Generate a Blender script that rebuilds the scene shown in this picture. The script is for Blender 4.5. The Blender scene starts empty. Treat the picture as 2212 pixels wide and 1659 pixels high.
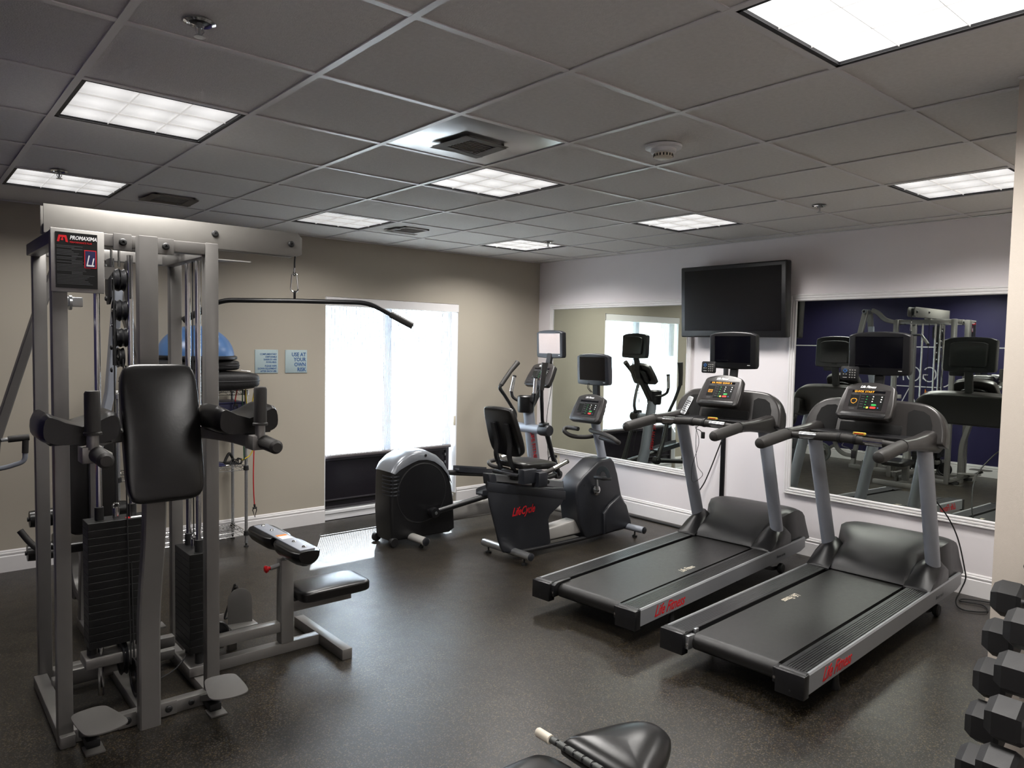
import bpy, bmesh, math, random
from mathutils import Vector, Matrix
random.seed(7)
PI = math.pi
R = math.radians
D = bpy.data
SC = bpy.context.scene
COL = SC.collection

# ------------------------------------------------------------------ camera, sky, sun, exposure
XM, YW, HC = 4.436, 4.293, 2.5577        # mirror wall x, window wall y, ceiling height
cam = D.cameras.new('camera'); co = D.objects.new('camera', cam); COL.objects.link(co)
cam.sensor_fit = 'HORIZONTAL'; cam.sensor_width = 36.0; cam.lens = 36.0 * 1576.84 / 2212.0
cam.clip_start = 0.02; cam.clip_end = 100
_r = Vector((0.76061309, -0.64893256, 0.01882185)); _d = Vector((-0.02088385, -0.05343449, -0.99835295)); _f = Vector((0.64886947, 0.75896725, -0.05419519))
_m = Matrix((( _r.x, -_d.x, -_f.x), (_r.y, -_d.y, -_f.y), (_r.z, -_d.z, -_f.z))).to_4x4()
_m.translation = Vector((-1.14152, -1.78561, 1.64711))
co.matrix_world = _m
SC.camera = co
SC.view_settings.view_transform = 'Standard'; SC.view_settings.look = 'None'
SC.view_settings.exposure = 0.0; SC.view_settings.gamma = 1.0
SC.view_settings.use_curve_mapping = False
W = D.worlds.new('world'); SC.world = W; W.use_nodes = True
bg = W.node_tree.nodes['Background']; bg.inputs['Color'].default_value = (0.80, 0.89, 1.0, 1); bg.inputs['Strength'].default_value = 30.0
sun = D.lights.new('sun', 'SUN'); so = D.objects.new('sun', sun); COL.objects.link(so)
sun.energy = 70.0; sun.angle = R(0.53); sun.color = (0.93, 0.96, 1.0)
sd = Vector((-0.507, -0.862, -1.034)).normalized()
so.rotation_euler = sd.to_track_quat('-Z', 'Y').to_euler(); so.location = (4, 8, 6)
LAMP_W = 30.0        # watts of each ceiling troffer
cy = SC.cycles
cy.max_bounces = 9; cy.diffuse_bounces = 5; cy.glossy_bounces = 5; cy.transmission_bounces = 6; cy.transparent_max_bounces = 10
cy.sample_clamp_indirect = 6.0; cy.caustics_reflective = False; cy.caustics_refractive = False
cy.use_denoising = True

# ------------------------------------------------------------------ materials
def s2l(v):
    v /= 255.0
    return v / 12.92 if v <= 0.04045 else ((v + 0.055) / 1.055) ** 2.4
def rgb(r, g, b): return (s2l(r), s2l(g), s2l(b), 1.0)
def mat(name, c, rough=0.5, metal=0.0, spec=0.5, var=0.08, nscale=30, bump=0.0, bscale=200, coat=0.0, bdist=0.0006, emit=None, estr=0.0, aniso=None):
    m = D.materials.new(name); m.use_nodes = True
    nt = m.node_tree; b = nt.nodes['Principled BSDF']; L = nt.links
    b.inputs['Roughness'].default_value = rough; b.inputs['Metallic'].default_value = metal
    b.inputs['Specular IOR Level'].default_value = spec
    if coat: b.inputs['Coat Weight'].default_value = coat; b.inputs['Coat Roughness'].default_value = 0.12
    tc = nt.nodes.new('ShaderNodeTexCoord')
    if var > 0:
        n = nt.nodes.new('ShaderNodeTexNoise'); n.inputs['Scale'].default_value = nscale; n.inputs['Detail'].default_value = 4
        L.new(tc.outputs['Object'], n.inputs['Vector'])
        mx = nt.nodes.new('ShaderNodeMix'); mx.data_type = 'RGBA'
        mx.inputs[6].default_value = tuple(x * (1 - var) for x in c[:3]) + (1,)
        mx.inputs[7].default_value = tuple(min(1, x * (1 + var)) for x in c[:3]) + (1,)
        L.new(n.outputs['Fac'], mx.inputs[0]); L.new(mx.outputs[2], b.inputs['Base Color'])
        mr = nt.nodes.new('ShaderNodeMapRange'); mr.inputs[3].default_value = max(0.02, rough - 0.05); mr.inputs[4].default_value = min(1, rough + 0.05)
        L.new(n.outputs['Fac'], mr.inputs[0]); L.new(mr.outputs[0], b.inputs['Roughness'])
    else:
        b.inputs['Base Color'].default_value = c
    if bump > 0:
        n2 = nt.nodes.new('ShaderNodeTexNoise'); n2.inputs['Scale'].default_value = bscale; n2.inputs['Detail'].default_value = 3
        L.new(tc.outputs['Object'], n2.inputs['Vector'])
        bp = nt.nodes.new('ShaderNodeBump'); bp.inputs['Strength'].default_value = bump; bp.inputs['Distance'].default_value = bdist
        L.new(n2.outputs['Fac'], bp.inputs['Height']); L.new(bp.outputs['Normal'], b.inputs['Normal'])
    if emit:
        b.inputs['Emission Color'].default_value = emit; b.inputs['Emission Strength'].default_value = estr
    return m

M = {}
M['beige'] = mat('beige_wall_paint', rgb(175, 168, 154), 0.75, var=0.02, nscale=3, bump=0.25, bscale=260)
M['white_wall'] = mat('pale_wall_paint', rgb(232, 227, 229), 0.75, var=0.02, nscale=3, bump=0.25, bscale=260)
M['pillar'] = mat('cream_wall_covering', rgb(186, 177, 166), 0.7, var=0.03, nscale=90, bump=0.5, bscale=400)
M['purple'] = mat('purple_wall_paint', rgb(23, 17, 62), 0.6, var=0.04, nscale=4)
M['trim'] = mat('white_trim_paint', rgb(232, 230, 230), 0.4, var=0.02)
M['tile'] = mat('ceiling_tile_fibre', rgb(226, 224, 221), 0.9, var=0.10, nscale=60, bump=0.9, bscale=180, bdist=0.002)
M['tbar'] = mat('white_grid_metal', rgb(222, 220, 220), 0.35, 0.0, var=0.02)
M['slab'] = mat('plenum_board', rgb(90, 88, 86), 0.9)
M['silver'] = mat('silver_paint', rgb(120, 118, 115), 0.36, 0.4, var=0.05, nscale=25)
M['silver_dark'] = mat('grey_tube_paint', rgb(146, 151, 160), 0.36, 0.10, var=0.05)
M['alu'] = mat('brushed_aluminium', rgb(188, 190, 192), 0.3, 0.9, var=0.06)
M['chrome'] = mat('chrome_plate', rgb(215, 215, 215), 0.12, 1.0, var=0.0)
M['black'] = mat('black_plastic', rgb(18, 18, 20), 0.36, var=0.08, bump=0.3, bscale=500)
M['char'] = mat('charcoal_plastic', rgb(31, 33, 38), 0.38, var=0.06, bump=0.3, bscale=600)
M['hood'] = mat('charcoal_hood_plastic', rgb(34, 34, 35), 0.40, var=0.06, bump=0.5, bscale=700)
M['gunmetal'] = mat('gunmetal_plastic', rgb(46, 44, 43), 0.34, 0.15, var=0.06)
M['vinyl'] = mat('black_vinyl', rgb(10, 9, 9), 0.30, var=0.08, nscale=12, bump=0.25, bscale=90)
M['foam'] = mat('black_foam_grip', rgb(40, 38, 36), 0.6, var=0.1, bump=0.6, bscale=300)
M['rubber'] = mat('black_rubber', rgb(15, 15, 16), 0.6, var=0.1)
M['iron'] = mat('black_iron_plate', rgb(15, 15, 15), 0.45, 0.2, var=0.1)
M['belt'] = mat('treadmill_belt_rubber', rgb(20, 19, 18), 0.40, var=0.1, nscale=40, bump=0.5, bscale=900)
M['screen_off'] = mat('dark_screen_glass', rgb(8, 8, 13), 0.10, var=0.0)
M['screen_tv'] = mat('dark_television_glass', rgb(10, 9, 11), 0.22, var=0.0)
M['face'] = mat('console_face_film', rgb(38, 35, 36), 0.3, var=0.05)
M['face_dark'] = mat('console_window_film', rgb(21, 22, 22), 0.25, var=0.05)
M['white_ink'] = mat('white_lettering', rgb(235, 235, 235), 0.5, var=0.0)
M['red_ink'] = mat('red_lettering', rgb(200, 20, 30), 0.45, var=0.0)
M['blue_ink'] = mat('blue_lettering', rgb(40, 85, 140), 0.5, var=0.0)
M['grey_ink'] = mat('grey_lettering', rgb(70, 72, 74), 0.5, var=0.0)
M['sign'] = mat('pale_blue_sign_board', rgb(170, 188, 192), 0.35, var=0.02)
M['red_plastic'] = mat('red_plastic', rgb(190, 20, 28), 0.35, var=0.03)
M['green'] = mat('green_button', rgb(40, 150, 70), 0.4, var=0.0, emit=rgb(40, 190, 70), estr=0.03)
M['red_b'] = mat('red_button', rgb(215, 45, 40), 0.4, var=0.0, emit=rgb(225, 45, 40), estr=0.05)
M['yellow_b'] = mat('yellow_button', rgb(220, 190, 80), 0.4, var=0.0)
M['amber'] = mat('amber_led', rgb(230, 150, 20), 0.5, var=0.0, emit=rgb(255, 170, 30), estr=0.45)
M['yellow'] = mat('yellow_rubber_tube', rgb(205, 180, 50), 0.4, var=0.05)
M['red_tube'] = mat('red_rubber_tube', rgb(180, 35, 40), 0.4, var=0.05)
M['blue_ball'] = mat('blue_vinyl_dome', rgb(72, 108, 156), 0.3, var=0.03)
M['navy'] = mat('navy_plastic', rgb(38, 40, 78), 0.4, var=0.05)
M['nylon'] = mat('black_nylon_cloth', rgb(15, 14, 15), 0.6, var=0.12, nscale=20, bump=0.6, bscale=60, bdist=0.003)
M['sheet'] = mat('polished_steel_panel', rgb(205, 206, 208), 0.30, 0.85, var=0.03)
M['tape'] = mat('brown_filter_tape', rgb(96, 88, 78), 0.7, var=0.15)
M['grille'] = mat('grey_grille_metal', rgb(160, 158, 154), 0.45, 0.3, var=0.05)
M['lamp_frame'] = mat('dark_troffer_gap', rgb(16, 14, 18), 0.6, var=0.0)
M['ivory'] = mat('ivory_plate', rgb(218, 210, 192), 0.4, var=0.02)
M['wood_white'] = mat('white_pvc', rgb(235, 236, 238), 0.35, var=0.01)
M['panel'] = mat('dark_window_panel', rgb(26, 23, 29), 0.25, var=0.06, nscale=3)
M['panel_frame'] = mat('dark_bronze_frame', rgb(48, 45, 50), 0.35, var=0.04)
M['hem'] = mat('grey_hem_bar', rgb(96, 90, 92), 0.5, var=0.1, nscale=80)
M['mullion'] = mat('pale_window_mullion', rgb(176, 184, 196), 0.5, var=0.02)
M['beam'] = mat('satin_beam_plate', rgb(104, 102, 98), 0.42, 0.3, var=0.04)
M['void'] = mat('well_shade_black', rgb(5, 5, 5), 0.9, var=0.0)  # stands in for the shade inside wells; the reading rack shares it
M['blade'] = mat('glowing_louvre_blade', rgb(200, 198, 194), 0.5, var=0.0, emit=(1, 0.97, 0.95, 1), estr=0.36)  # emission stands in for lamp light caught by the blades
M['rail'] = mat('satin_rail_aluminium', rgb(138, 140, 143), 0.38, 0.25, var=0.03)
M['step'] = mat('grey_step_paint', rgb(86, 84, 81), 0.6, 0.05, var=0.05)
M['pewter'] = mat('satin_pewter', rgb(160, 158, 154), 0.42, 0.15, var=0.04)
M['housing_top'] = mat('satin_grey_cover', rgb(128, 132, 138), 0.24, 0.35, var=0.03)
M['lcd'] = mat('beige_screen', rgb(168, 152, 146), 0.22, var=0.05, nscale=60)  # plain beige screen colour, no emission
M['orange'] = mat('orange_vinyl', rgb(226, 128, 40), 0.5, var=0.0)
M['plate_grey'] = mat('grey_weight_plate', rgb(86, 88, 86), 0.45, 0.3, var=0.05)
M['green_rubber'] = mat('green_rubber_tube', rgb(30, 70, 50), 0.4, var=0.05)
M['iron_rubber'] = mat('black_hex_rubber', rgb(13, 13, 14), 0.55, var=0.12, nscale=40, bump=0.3, bscale=200)
M['concrete'] = mat('outdoor_concrete', rgb(170, 168, 162), 0.9, var=0.1)

def floor_mat():
    m = D.materials.new('speckled_rubber_floor'); m.use_nodes = True
    nt = m.node_tree; b = nt.nodes['Principled BSDF']; L = nt.links
    tc = nt.nodes.new('ShaderNodeTexCoord')
    def noise(s, d, r=0.5):
        n = nt.nodes.new('ShaderNodeTexNoise'); n.inputs['Scale'].default_value = s; n.inputs['Detail'].default_value = d; n.inputs['Roughness'].default_value = r
        L.new(tc.outputs['Object'], n.inputs['Vector']); return n
    vo = nt.nodes.new('ShaderNodeTexVoronoi'); vo.inputs['Scale'].default_value = 230; L.new(tc.outputs['Object'], vo.inputs['Vector'])
    cr = nt.nodes.new('ShaderNodeValToRGB'); e = cr.color_ramp.elements
    e[0].position = 0.0; e[0].color = rgb(23, 21, 17); e[1].position = 0.76; e[1].color = rgb(28, 25, 20)
    x = cr.color_ramp.elements.new(0.86); x.color = rgb(86, 74, 52); x = cr.color_ramp.elements.new(0.96); x.color = rgb(58, 59, 64)
    sp = nt.nodes.new('ShaderNodeSeparateColor'); L.new(vo.outputs['Color'], sp.inputs[0]); L.new(sp.outputs[0], cr.inputs[0])
    big = noise(2.2, 5, 0.6)
    mx = nt.nodes.new('ShaderNodeMix'); mx.data_type = 'RGBA'; mx.blend_type = 'MULTIPLY'; mx.inputs[0].default_value = 0.7
    cr2 = nt.nodes.new('ShaderNodeValToRGB'); cr2.color_ramp.elements[0].color = (0.62, 0.6, 0.58, 1); cr2.color_ramp.elements[1].color = (1.25, 1.2, 1.1, 1)
    cr2.color_ramp.elements[0].position = 0.35; cr2.color_ramp.elements[1].position = 0.68
    L.new(big.outputs['Fac'], cr2.inputs[0]); L.new(cr.outputs[0], mx.inputs[6]); L.new(cr2.outputs[0], mx.inputs[7]); L.new(mx.outputs[2], b.inputs['Base Color'])
    fine = noise(150, 3)
    mr = nt.nodes.new('ShaderNodeMapRange'); mr.inputs[3].default_value = 0.30; mr.inputs[4].default_value = 0.44; L.new(noise(9, 4).outputs['Fac'], mr.inputs[0]); L.new(mr.outputs[0], b.inputs['Roughness'])
    bp = nt.nodes.new('ShaderNodeBump'); bp.inputs['Strength'].default_value = 0.3; bp.inputs['Distance'].default_value = 0.001
    L.new(fine.outputs['Fac'], bp.inputs['Height']); L.new(bp.outputs['Normal'], b.inputs['Normal'])
    b.inputs['Specular IOR Level'].default_value = 0.48
    return m
M['floor'] = floor_mat()

def shade_mat():
    m = D.materials.new('ribbed_solar_shade_cloth'); m.use_nodes = True
    nt = m.node_tree; L = nt.links; nt.nodes.remove(nt.nodes['Principled BSDF']); out = nt.nodes['Material Output']
    tc = nt.nodes.new('ShaderNodeTexCoord'); sp = nt.nodes.new('ShaderNodeSeparateXYZ'); L.new(tc.outputs['Object'], sp.inputs[0])
    mu = nt.nodes.new('ShaderNodeMath'); mu.operation = 'MULTIPLY'; mu.inputs[1].default_value = 2 * PI / 0.0165; L.new(sp.outputs[0], mu.inputs[0])
    si = nt.nodes.new('ShaderNodeMath'); si.operation = 'SINE'; L.new(mu.outputs[0], si.inputs[0])
    mr = nt.nodes.new('ShaderNodeMapRange'); mr.inputs[1].default_value = -0.25; mr.inputs[2].default_value = 0.25; mr.inputs[3].default_value = 0.05; mr.inputs[4].default_value = 0.75
    L.new(si.outputs[0], mr.inputs[0])
    tr = nt.nodes.new('ShaderNodeBsdfTransparent'); tl = nt.nodes.new('ShaderNodeBsdfTranslucent'); tl.inputs[0].default_value = (0.29, 0.30, 0.32, 1)
    df = nt.nodes.new('ShaderNodeBsdfDiffuse'); df.inputs[0].default_value = (0.5, 0.5, 0.52, 1)
    a = nt.nodes.new('ShaderNodeMixShader'); a.inputs[0].default_value = 0.4; L.new(tl.outputs[0], a.inputs[1]); L.new(df.outputs[0], a.inputs[2])
    c = nt.nodes.new('ShaderNodeMixShader'); L.new(mr.outputs[0], c.inputs[0]); L.new(a.outputs[0], c.inputs[1]); L.new(tr.outputs[0], c.inputs[2])
    L.new(c.outputs[0], out.inputs[0])
    return m
M['shade'] = shade_mat()
def glass_mat():
    m = D.materials.new('clear_window_glass'); m.use_nodes = True
    nt = m.node_tree; L = nt.links; nt.nodes.remove(nt.nodes['Principled BSDF']); out = nt.nodes['Material Output']
    tr = nt.nodes.new('ShaderNodeBsdfTransparent'); tr.inputs[0].default_value = (0.93, 0.96, 0.97, 1)
    gl = nt.nodes.new('ShaderNodeBsdfGlossy'); gl.inputs['Roughness'].default_value = 0.02
    c = nt.nodes.new('ShaderNodeMixShader'); c.inputs[0].default_value = 0.05; L.new(tr.outputs[0], c.inputs[1]); L.new(gl.outputs[0], c.inputs[2])
    L.new(c.outputs[0], out.inputs[0]); return m
M['glass'] = glass_mat()
def mirror_mat():
    m = D.materials.new('silvered_mirror_glass'); m.use_nodes = True
    b = m.node_tree.nodes['Principled BSDF']; b.inputs['Base Color'].default_value = (0.80, 0.86, 0.80, 1); b.inputs['Metallic'].default_value = 1; b.inputs['Roughness'].default_value = 0.008
    return m
M['mirror'] = mirror_mat()
def lens_mat(name, s, k=0.35):
    # prismatic troffer lens: emission strongest at the centre of each louvre cell
    m = D.materials.new(name); m.use_nodes = True
    nt = m.node_tree; L = nt.links; b = nt.nodes['Principled BSDF']
    b.inputs['Base Color'].default_value = (0.8, 0.8, 0.8, 1); b.inputs['Roughness'].default_value = 0.4
    tc = nt.nodes.new('ShaderNodeTexCoord'); sp = nt.nodes.new('ShaderNodeSeparateXYZ'); L.new(tc.outputs['Object'], sp.inputs[0])
    def cosw(o, per):
        mu = nt.nodes.new('ShaderNodeMath'); mu.operation = 'MULTIPLY'; mu.inputs[1].default_value = 2 * PI / per; L.new(sp.outputs[o], mu.inputs[0])
        c = nt.nodes.new('ShaderNodeMath'); c.operation = 'COSINE'; L.new(mu.outputs[0], c.inputs[0]); return c
    c1, c2 = cosw(0, 0.19), cosw(1, 0.19)
    ad = nt.nodes.new('ShaderNodeMath'); ad.operation = 'ADD'; L.new(c1.outputs[0], ad.inputs[0]); L.new(c2.outputs[0], ad.inputs[1])
    mr = nt.nodes.new('ShaderNodeMapRange'); mr.inputs[1].default_value = -2; mr.inputs[2].default_value = 2; mr.inputs[3].default_value = s * (1 - k); mr.inputs[4].default_value = s * (1 + k)
    L.new(ad.outputs[0], mr.inputs[0]); L.new(mr.outputs[0], b.inputs['Emission Strength'])
    b.inputs['Emission Color'].default_value = (1.0, 0.985, 0.97, 1)
    return m
M['lens'] = lens_mat('lit_troffer_lens', 0.66, 0.28)
M['lens_hot'] = lens_mat('bright_troffer_lens', 2.6, 0.1)
M['lens_dim'] = lens_mat('dim_troffer_lens', 0.42, 0.25)

# ------------------------------------------------------------------ mesh helpers
def V(*a): return Vector(a)
def catmull(pts, n=6, closed=False):
    P = [Vector(p) for p in pts]; out = []
    N = len(P)
    if N < 3: return P
    rng = range(N if closed else N - 1)
    for i in rng:
        p1, p2 = P[i % N], P[(i + 1) % N]
        p0 = P[i - 1] if (closed or i > 0) else p1 * 2 - p2
        p3 = P[(i + 2) % N] if (closed or i + 2 < N) else p2 * 2 - p1
        for k in range(n):
            t = k / n
            out.append(0.5 * ((2 * p1) + (-p0 + p2) * t + (2 * p0 - 5 * p1 + 4 * p2 - p3) * t * t + (-p0 + 3 * p1 - 3 * p2 + p3) * t ** 3))
    if not closed: out.append(P[-1])
    return out
def fillet(pts, r, n=5):
    """polyline with its corners rounded by arcs"""
    P = [Vector(p) for p in pts]; out = [P[0]]
    for i in range(1, len(P) - 1):
        a, b, c = P[i - 1], P[i], P[i + 1]
        u = (a - b); v = (c - b); d = min(r, u.length * 0.49, v.length * 0.49)
        p, q = b + u.normalized() * d, b + v.normalized() * d
        for k in range(n + 1):
            t = k / n; out.append(p * (1 - t) ** 2 + b * 2 * t * (1 - t) + q * t * t)
    out.append(P[-1]); return out

class MB:
    def __init__(s): s.bm = bmesh.new()
    def _faces(s, vs, quads):
        V_ = [s.bm.verts.new(v) for v in vs]
        for q in quads:
            try: s.bm.faces.new([V_[i] for i in q])
            except ValueError: pass
        return V_
    def box(s, a, b, rot=None, bev=0.0, seg=2, piv=None):
        a = Vector(a); b = Vector(b); c = (a + b) / 2; h = (b - a) / 2
        bm = bmesh.new(); bmesh.ops.create_cube(bm, size=2.0)
        for v in bm.verts: v.co = Vector((v.co.x * abs(h.x), v.co.y * abs(h.y), v.co.z * abs(h.z)))
        if bev > 0:
            bev = min(bev, min(abs(h.x), abs(h.y), abs(h.z)) * 0.95)
            bmesh.ops.bevel(bm, geom=bm.edges[:], offset=bev, segments=seg, affect='EDGES', profile=0.5)
        mt = Matrix.Translation(c)
        if rot is not None:
            p = Vector(piv) if piv else c
            mt = Matrix.Translation(p) @ rot.to_4x4() @ Matrix.Translation(c - p)
        bm.transform(mt); s.merge(bm); return s
    def merge(s, bm):
        me = D.meshes.new('_t'); bm.to_mesh(me); bm.free(); s.bm.from_mesh(me); D.meshes.remove(me)
    def tube(s, pts, r, n=10, caps=True, closed=False, ref=None, sx=1.0, sy=1.0):
        """round tube along a path; r number or list"""
        return s.sweep(pts, [(math.cos(2 * PI * k / n) * sx, math.sin(2 * PI * k / n) * sy) for k in range(n)], r, caps, closed, ref)
    def bar(s, pts, w, h, ref=(0, 0, 1), caps=True, ch=0.12):
        """rectangular tube along a path, w sideways, h along ref"""
        c = min(w, h) * ch; a, b = w / 2, h / 2
        sec = [(-a + c, -b), (a - c, -b), (a, -b + c), (a, b - c), (a - c, b), (-a + c, b), (-a, b - c), (-a, -b + c)]
        return s.sweep(pts, sec, 1.0, caps, False, ref)
    def sweep(s, pts, sec, r=1.0, caps=True, closed=False, ref=None):
        P = [Vector(p) for p in pts]; N = len(P)
        T = []
        for i in range(N):
            if closed: t = P[(i + 1) % N] - P[i - 1]
            else: t = P[min(i + 1, N - 1)] - P[max(i - 1, 0)]
            T.append(t.normalized())
        if ref is not None:
            up = Vector(ref)
            F = []
            for t in T:
                x = t.cross(up)
                if x.length < 1e-4: x = t.cross(Vector((0.01, 1, 0.02)))
                x.normalize(); F.append((x, x.cross(t).normalized()))
        else:
            a = Vector((0, 0, 1)) if abs(T[0].z) < 0.9 else Vector((1, 0, 0))
            x = T[0].cross(a).normalized(); F = []
            for t in T:
                x = (x - t * x.dot(t)); x.normalize(); F.append((x, x.cross(t).normalized()))
        n = len(sec); rings = []
        for i, (p, (x, y)) in enumerate(zip(P, F)):
            rr = r[i] if isinstance(r, (list, tuple)) else r
            k = 1.0
            if ref is not None and 0 < i < N - 1 and not closed:
                d = (P[i] - P[i - 1]).normalized().dot(T[i]); k = 1 / max(0.6, d)
            rings.append([s.bm.verts.new(p + x * u * rr * k + y * v * rr * (k if ref is None else 1)) for u, v in sec])
        m = N if closed else N - 1
        for i in range(m):
            A, B = rings[i], rings[(i + 1) % N]
            for k in range(n):
                try: s.bm.faces.new((A[k], A[(k + 1) % n], B[(k + 1) % n], B[k]))
                except ValueError: pass
        if caps and not closed:
            s.bm.faces.new(rings[0][::-1]); s.bm.faces.new(rings[-1])
        return s
    def lathe(s, prof, c=(0, 0, 0), axis=(0, 0, 1), n=24):
        """prof list of (radius, height along axis)"""
        c = Vector(c); ax = Vector(axis).normalized()
        a = Vector((1, 0, 0)) if abs(ax.x) < 0.9 else Vector((0, 1, 0))
        x = ax.cross(a).normalized(); y = ax.cross(x)
        rings = []
        for rr, h in prof:
            if rr < 1e-6: rings.append([s.bm.verts.new(c + ax * h)])
            else: rings.append([s.bm.verts.new(c + ax * h + (x * math.cos(2 * PI * k / n) + y * math.sin(2 * PI * k / n)) * rr) for k in range(n)])
        for A, B in zip(rings, rings[1:]):
            for k in range(n):
                q = [A[k % len(A)], A[(k + 1) % len(A)], B[(k + 1) % len(B)], B[k % len(B)]]
                u = []
                for v in q:
                    if v not in u: u.append(v)
                if len(u) >= 3:
                    try: s.bm.faces.new(u)
                    except ValueError: pass
        if len(rings[0]) > 1: s.bm.faces.new(rings[0][::-1])
        if len(rings[-1]) > 1: s.bm.faces.new(rings[-1])
        return s
    def prism(s, poly, o, u, v, w, bev=0.0, seg=2):
        """poly in (u,v) plane at origin o, extruded by vector w"""
        o, u, v, w = Vector(o), Vector(u), Vector(v), Vector(w)
        bm = bmesh.new()
        A = [bm.verts.new(o + u * p[0] + v * p[1]) for p in poly]
        B = [bm.verts.new(x.co + w) for x in A]
        n = len(poly)
        bm.faces.new(A[::-1]); bm.faces.new(B)
        for k in range(n): bm.faces.new((A[k], A[(k + 1) % n], B[(k + 1) % n], B[k]))
        bmesh.ops.recalc_face_normals(bm, faces=bm.faces[:])
        if bev > 0:
            ed = [e for e in bm.edges if abs((e.verts[0].co - e.verts[1].co).normalized().dot(w.normalized())) < 0.9]
            bmesh.ops.bevel(bm, geom=ed, offset=bev, segments=seg, affect='EDGES', profile=0.5)
        s.merge(bm); return s
    def grid(s, rows, closed_u=False, caps=False):
        G = [[s.bm.verts.new(p) for p in row] for row in rows]
        for A, B in zip(G, G[1:]):
            n = len(A)
            for k in range(n if closed_u else n - 1):
                try: s.bm.faces.new((A[k], A[(k + 1) % n], B[(k + 1) % n], B[k]))
                except ValueError: pass
        if caps:
            s.bm.faces.new(G[0][::-1]); s.bm.faces.new(G[-1])
        return s
    def pad(s, c, size, rot=None, n=14, p=4.0, puff=0.25):
        """upholstered cushion: superellipse slab, z thickness"""
        hx, hy, hz = size[0] / 2, size[1] / 2, size[2] / 2
        bm = bmesh.new(); bmesh.ops.create_cube(bm, size=2.0); bmesh.ops.subdivide_edges(bm, edges=bm.edges[:], cuts=n - 1, use_grid_fill=True)
        for v in bm.verts:
            x, y, z = v.co
            m = max(abs(x), abs(y), abs(z)); d = (abs(x) ** p + abs(y) ** p + abs(z) ** p) ** (1 / p)
            x, y, z = x * m / d, y * m / d, z * m / d
            f = 1 + puff * (1 - x * x) * (1 - y * y) if z > 0 else 1
            v.co = Vector((x * hx, y * hy, z * hz * f))
        mt = Matrix.Translation(Vector(c)) @ (rot.to_4x4() if rot else Matrix.Identity(4))
        bm.transform(mt); s.merge(bm); return s
    def build(s, name, m, parent=None, world=False, smooth=35, label=None, kind=None, loc=None):
        bmesh.ops.recalc_face_normals(s.bm, faces=s.bm.faces[:])
        me = D.meshes.new(name); s.bm.to_mesh(me); s.bm.free()
        o = D.objects.new(name, me); COL.objects.link(o)
        if parent is not None:
            if world:
                rt = parent
                while rt.parent: rt = rt.parent
                me.transform((Matrix.Translation(rt.location) @ rt.rotation_euler.to_matrix().to_4x4()).inverted())
            o.parent = parent
        elif loc is not None:
            me.transform(Matrix.Translation(-Vector(loc))); o.location = loc
        me.materials.append(M[m] if isinstance(m, str) else m)
        if smooth:
            me.shade_smooth(); me.set_sharp_from_angle(angle=R(smooth))
        if label: o['label'] = label
        if kind: o['kind'] = kind
        return o

def thing(name, label, cat, loc=(0, 0, 0), rz=0.0, group=None):
    o = D.objects.new(name, None); COL.objects.link(o); o.location = loc; o.rotation_euler = (0, 0, rz)
    o.empty_display_size = 0.1
    o['label'] = label; o['category'] = cat
    if group: o['group'] = group
    return o
def tag(o, label, cat, group=None):
    o['label'] = label; o['category'] = cat
    if group: o['group'] = group
    return o
def copy_tree(o, parent=None):
    c = o.copy(); COL.objects.link(c); c.parent = parent
    for ch in list(o.children): copy_tree(ch, c)
    return c
def text(name, s, size, o, u, v, m, parent, ext=0.0006, shear=0.0, align='LEFT', world=False, label=None, spacing=1.0, sx=1.0, bold=0.0):
    """lettering as thin geometry: o baseline origin, u reading direction, v up"""
    cu = D.curves.new('_txt', 'FONT'); cu.body = s; cu.size = size; cu.extrude = ext; cu.shear = shear; cu.align_x = align; cu.space_character = spacing
    cu.resolution_u = 2; cu.offset = bold
    to = D.objects.new('_txt', cu); COL.objects.link(to)
    dg = bpy.context.evaluated_depsgraph_get(); me = D.meshes.new_from_object(to.evaluated_get(dg))
    D.objects.remove(to); D.curves.remove(cu)
    o, u, v = Vector(o), Vector(u).normalized(), Vector(v).normalized(); w = u.cross(v)
    mt = Matrix(((u.x * sx, v.x, w.x, o.x), (u.y * sx, v.y, w.y, o.y), (u.z * sx, v.z, w.z, o.z), (0, 0, 0, 1)))
    me.transform(mt)
    ob = D.objects.new(name, me); COL.objects.link(ob)
    if world:
        rt = parent
        while rt.parent: rt = rt.parent
        me.transform((Matrix.Translation(rt.location) @ rt.rotation_euler.to_matrix().to_4x4()).inverted())
    ob.parent = parent
    me.materials.clear(); me.materials.append(M[m])
    if label: ob['label'] = label
    return ob
def rrect(w, h, r, n=5, cx=0, cy=0):
    out = []
    for sx, sy, a0 in ((1, 1, 0), (-1, 1, 90), (-1, -1, 180), (1, -1, 270)):
        for k in range(n + 1):
            a = R(a0 + 90 * k / n)
            out.append((cx + sx * (w / 2 - r) + math.cos(a) * r, cy + sy * (h / 2 - r) + math.sin(a) * r))
    return out
X, Y, Z = Vector((1, 0, 0)), Vector((0, 1, 0)), Vector((0, 0, 1))
def rotm(axis, deg): return Matrix.Rotation(R(deg), 3, axis)
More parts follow.
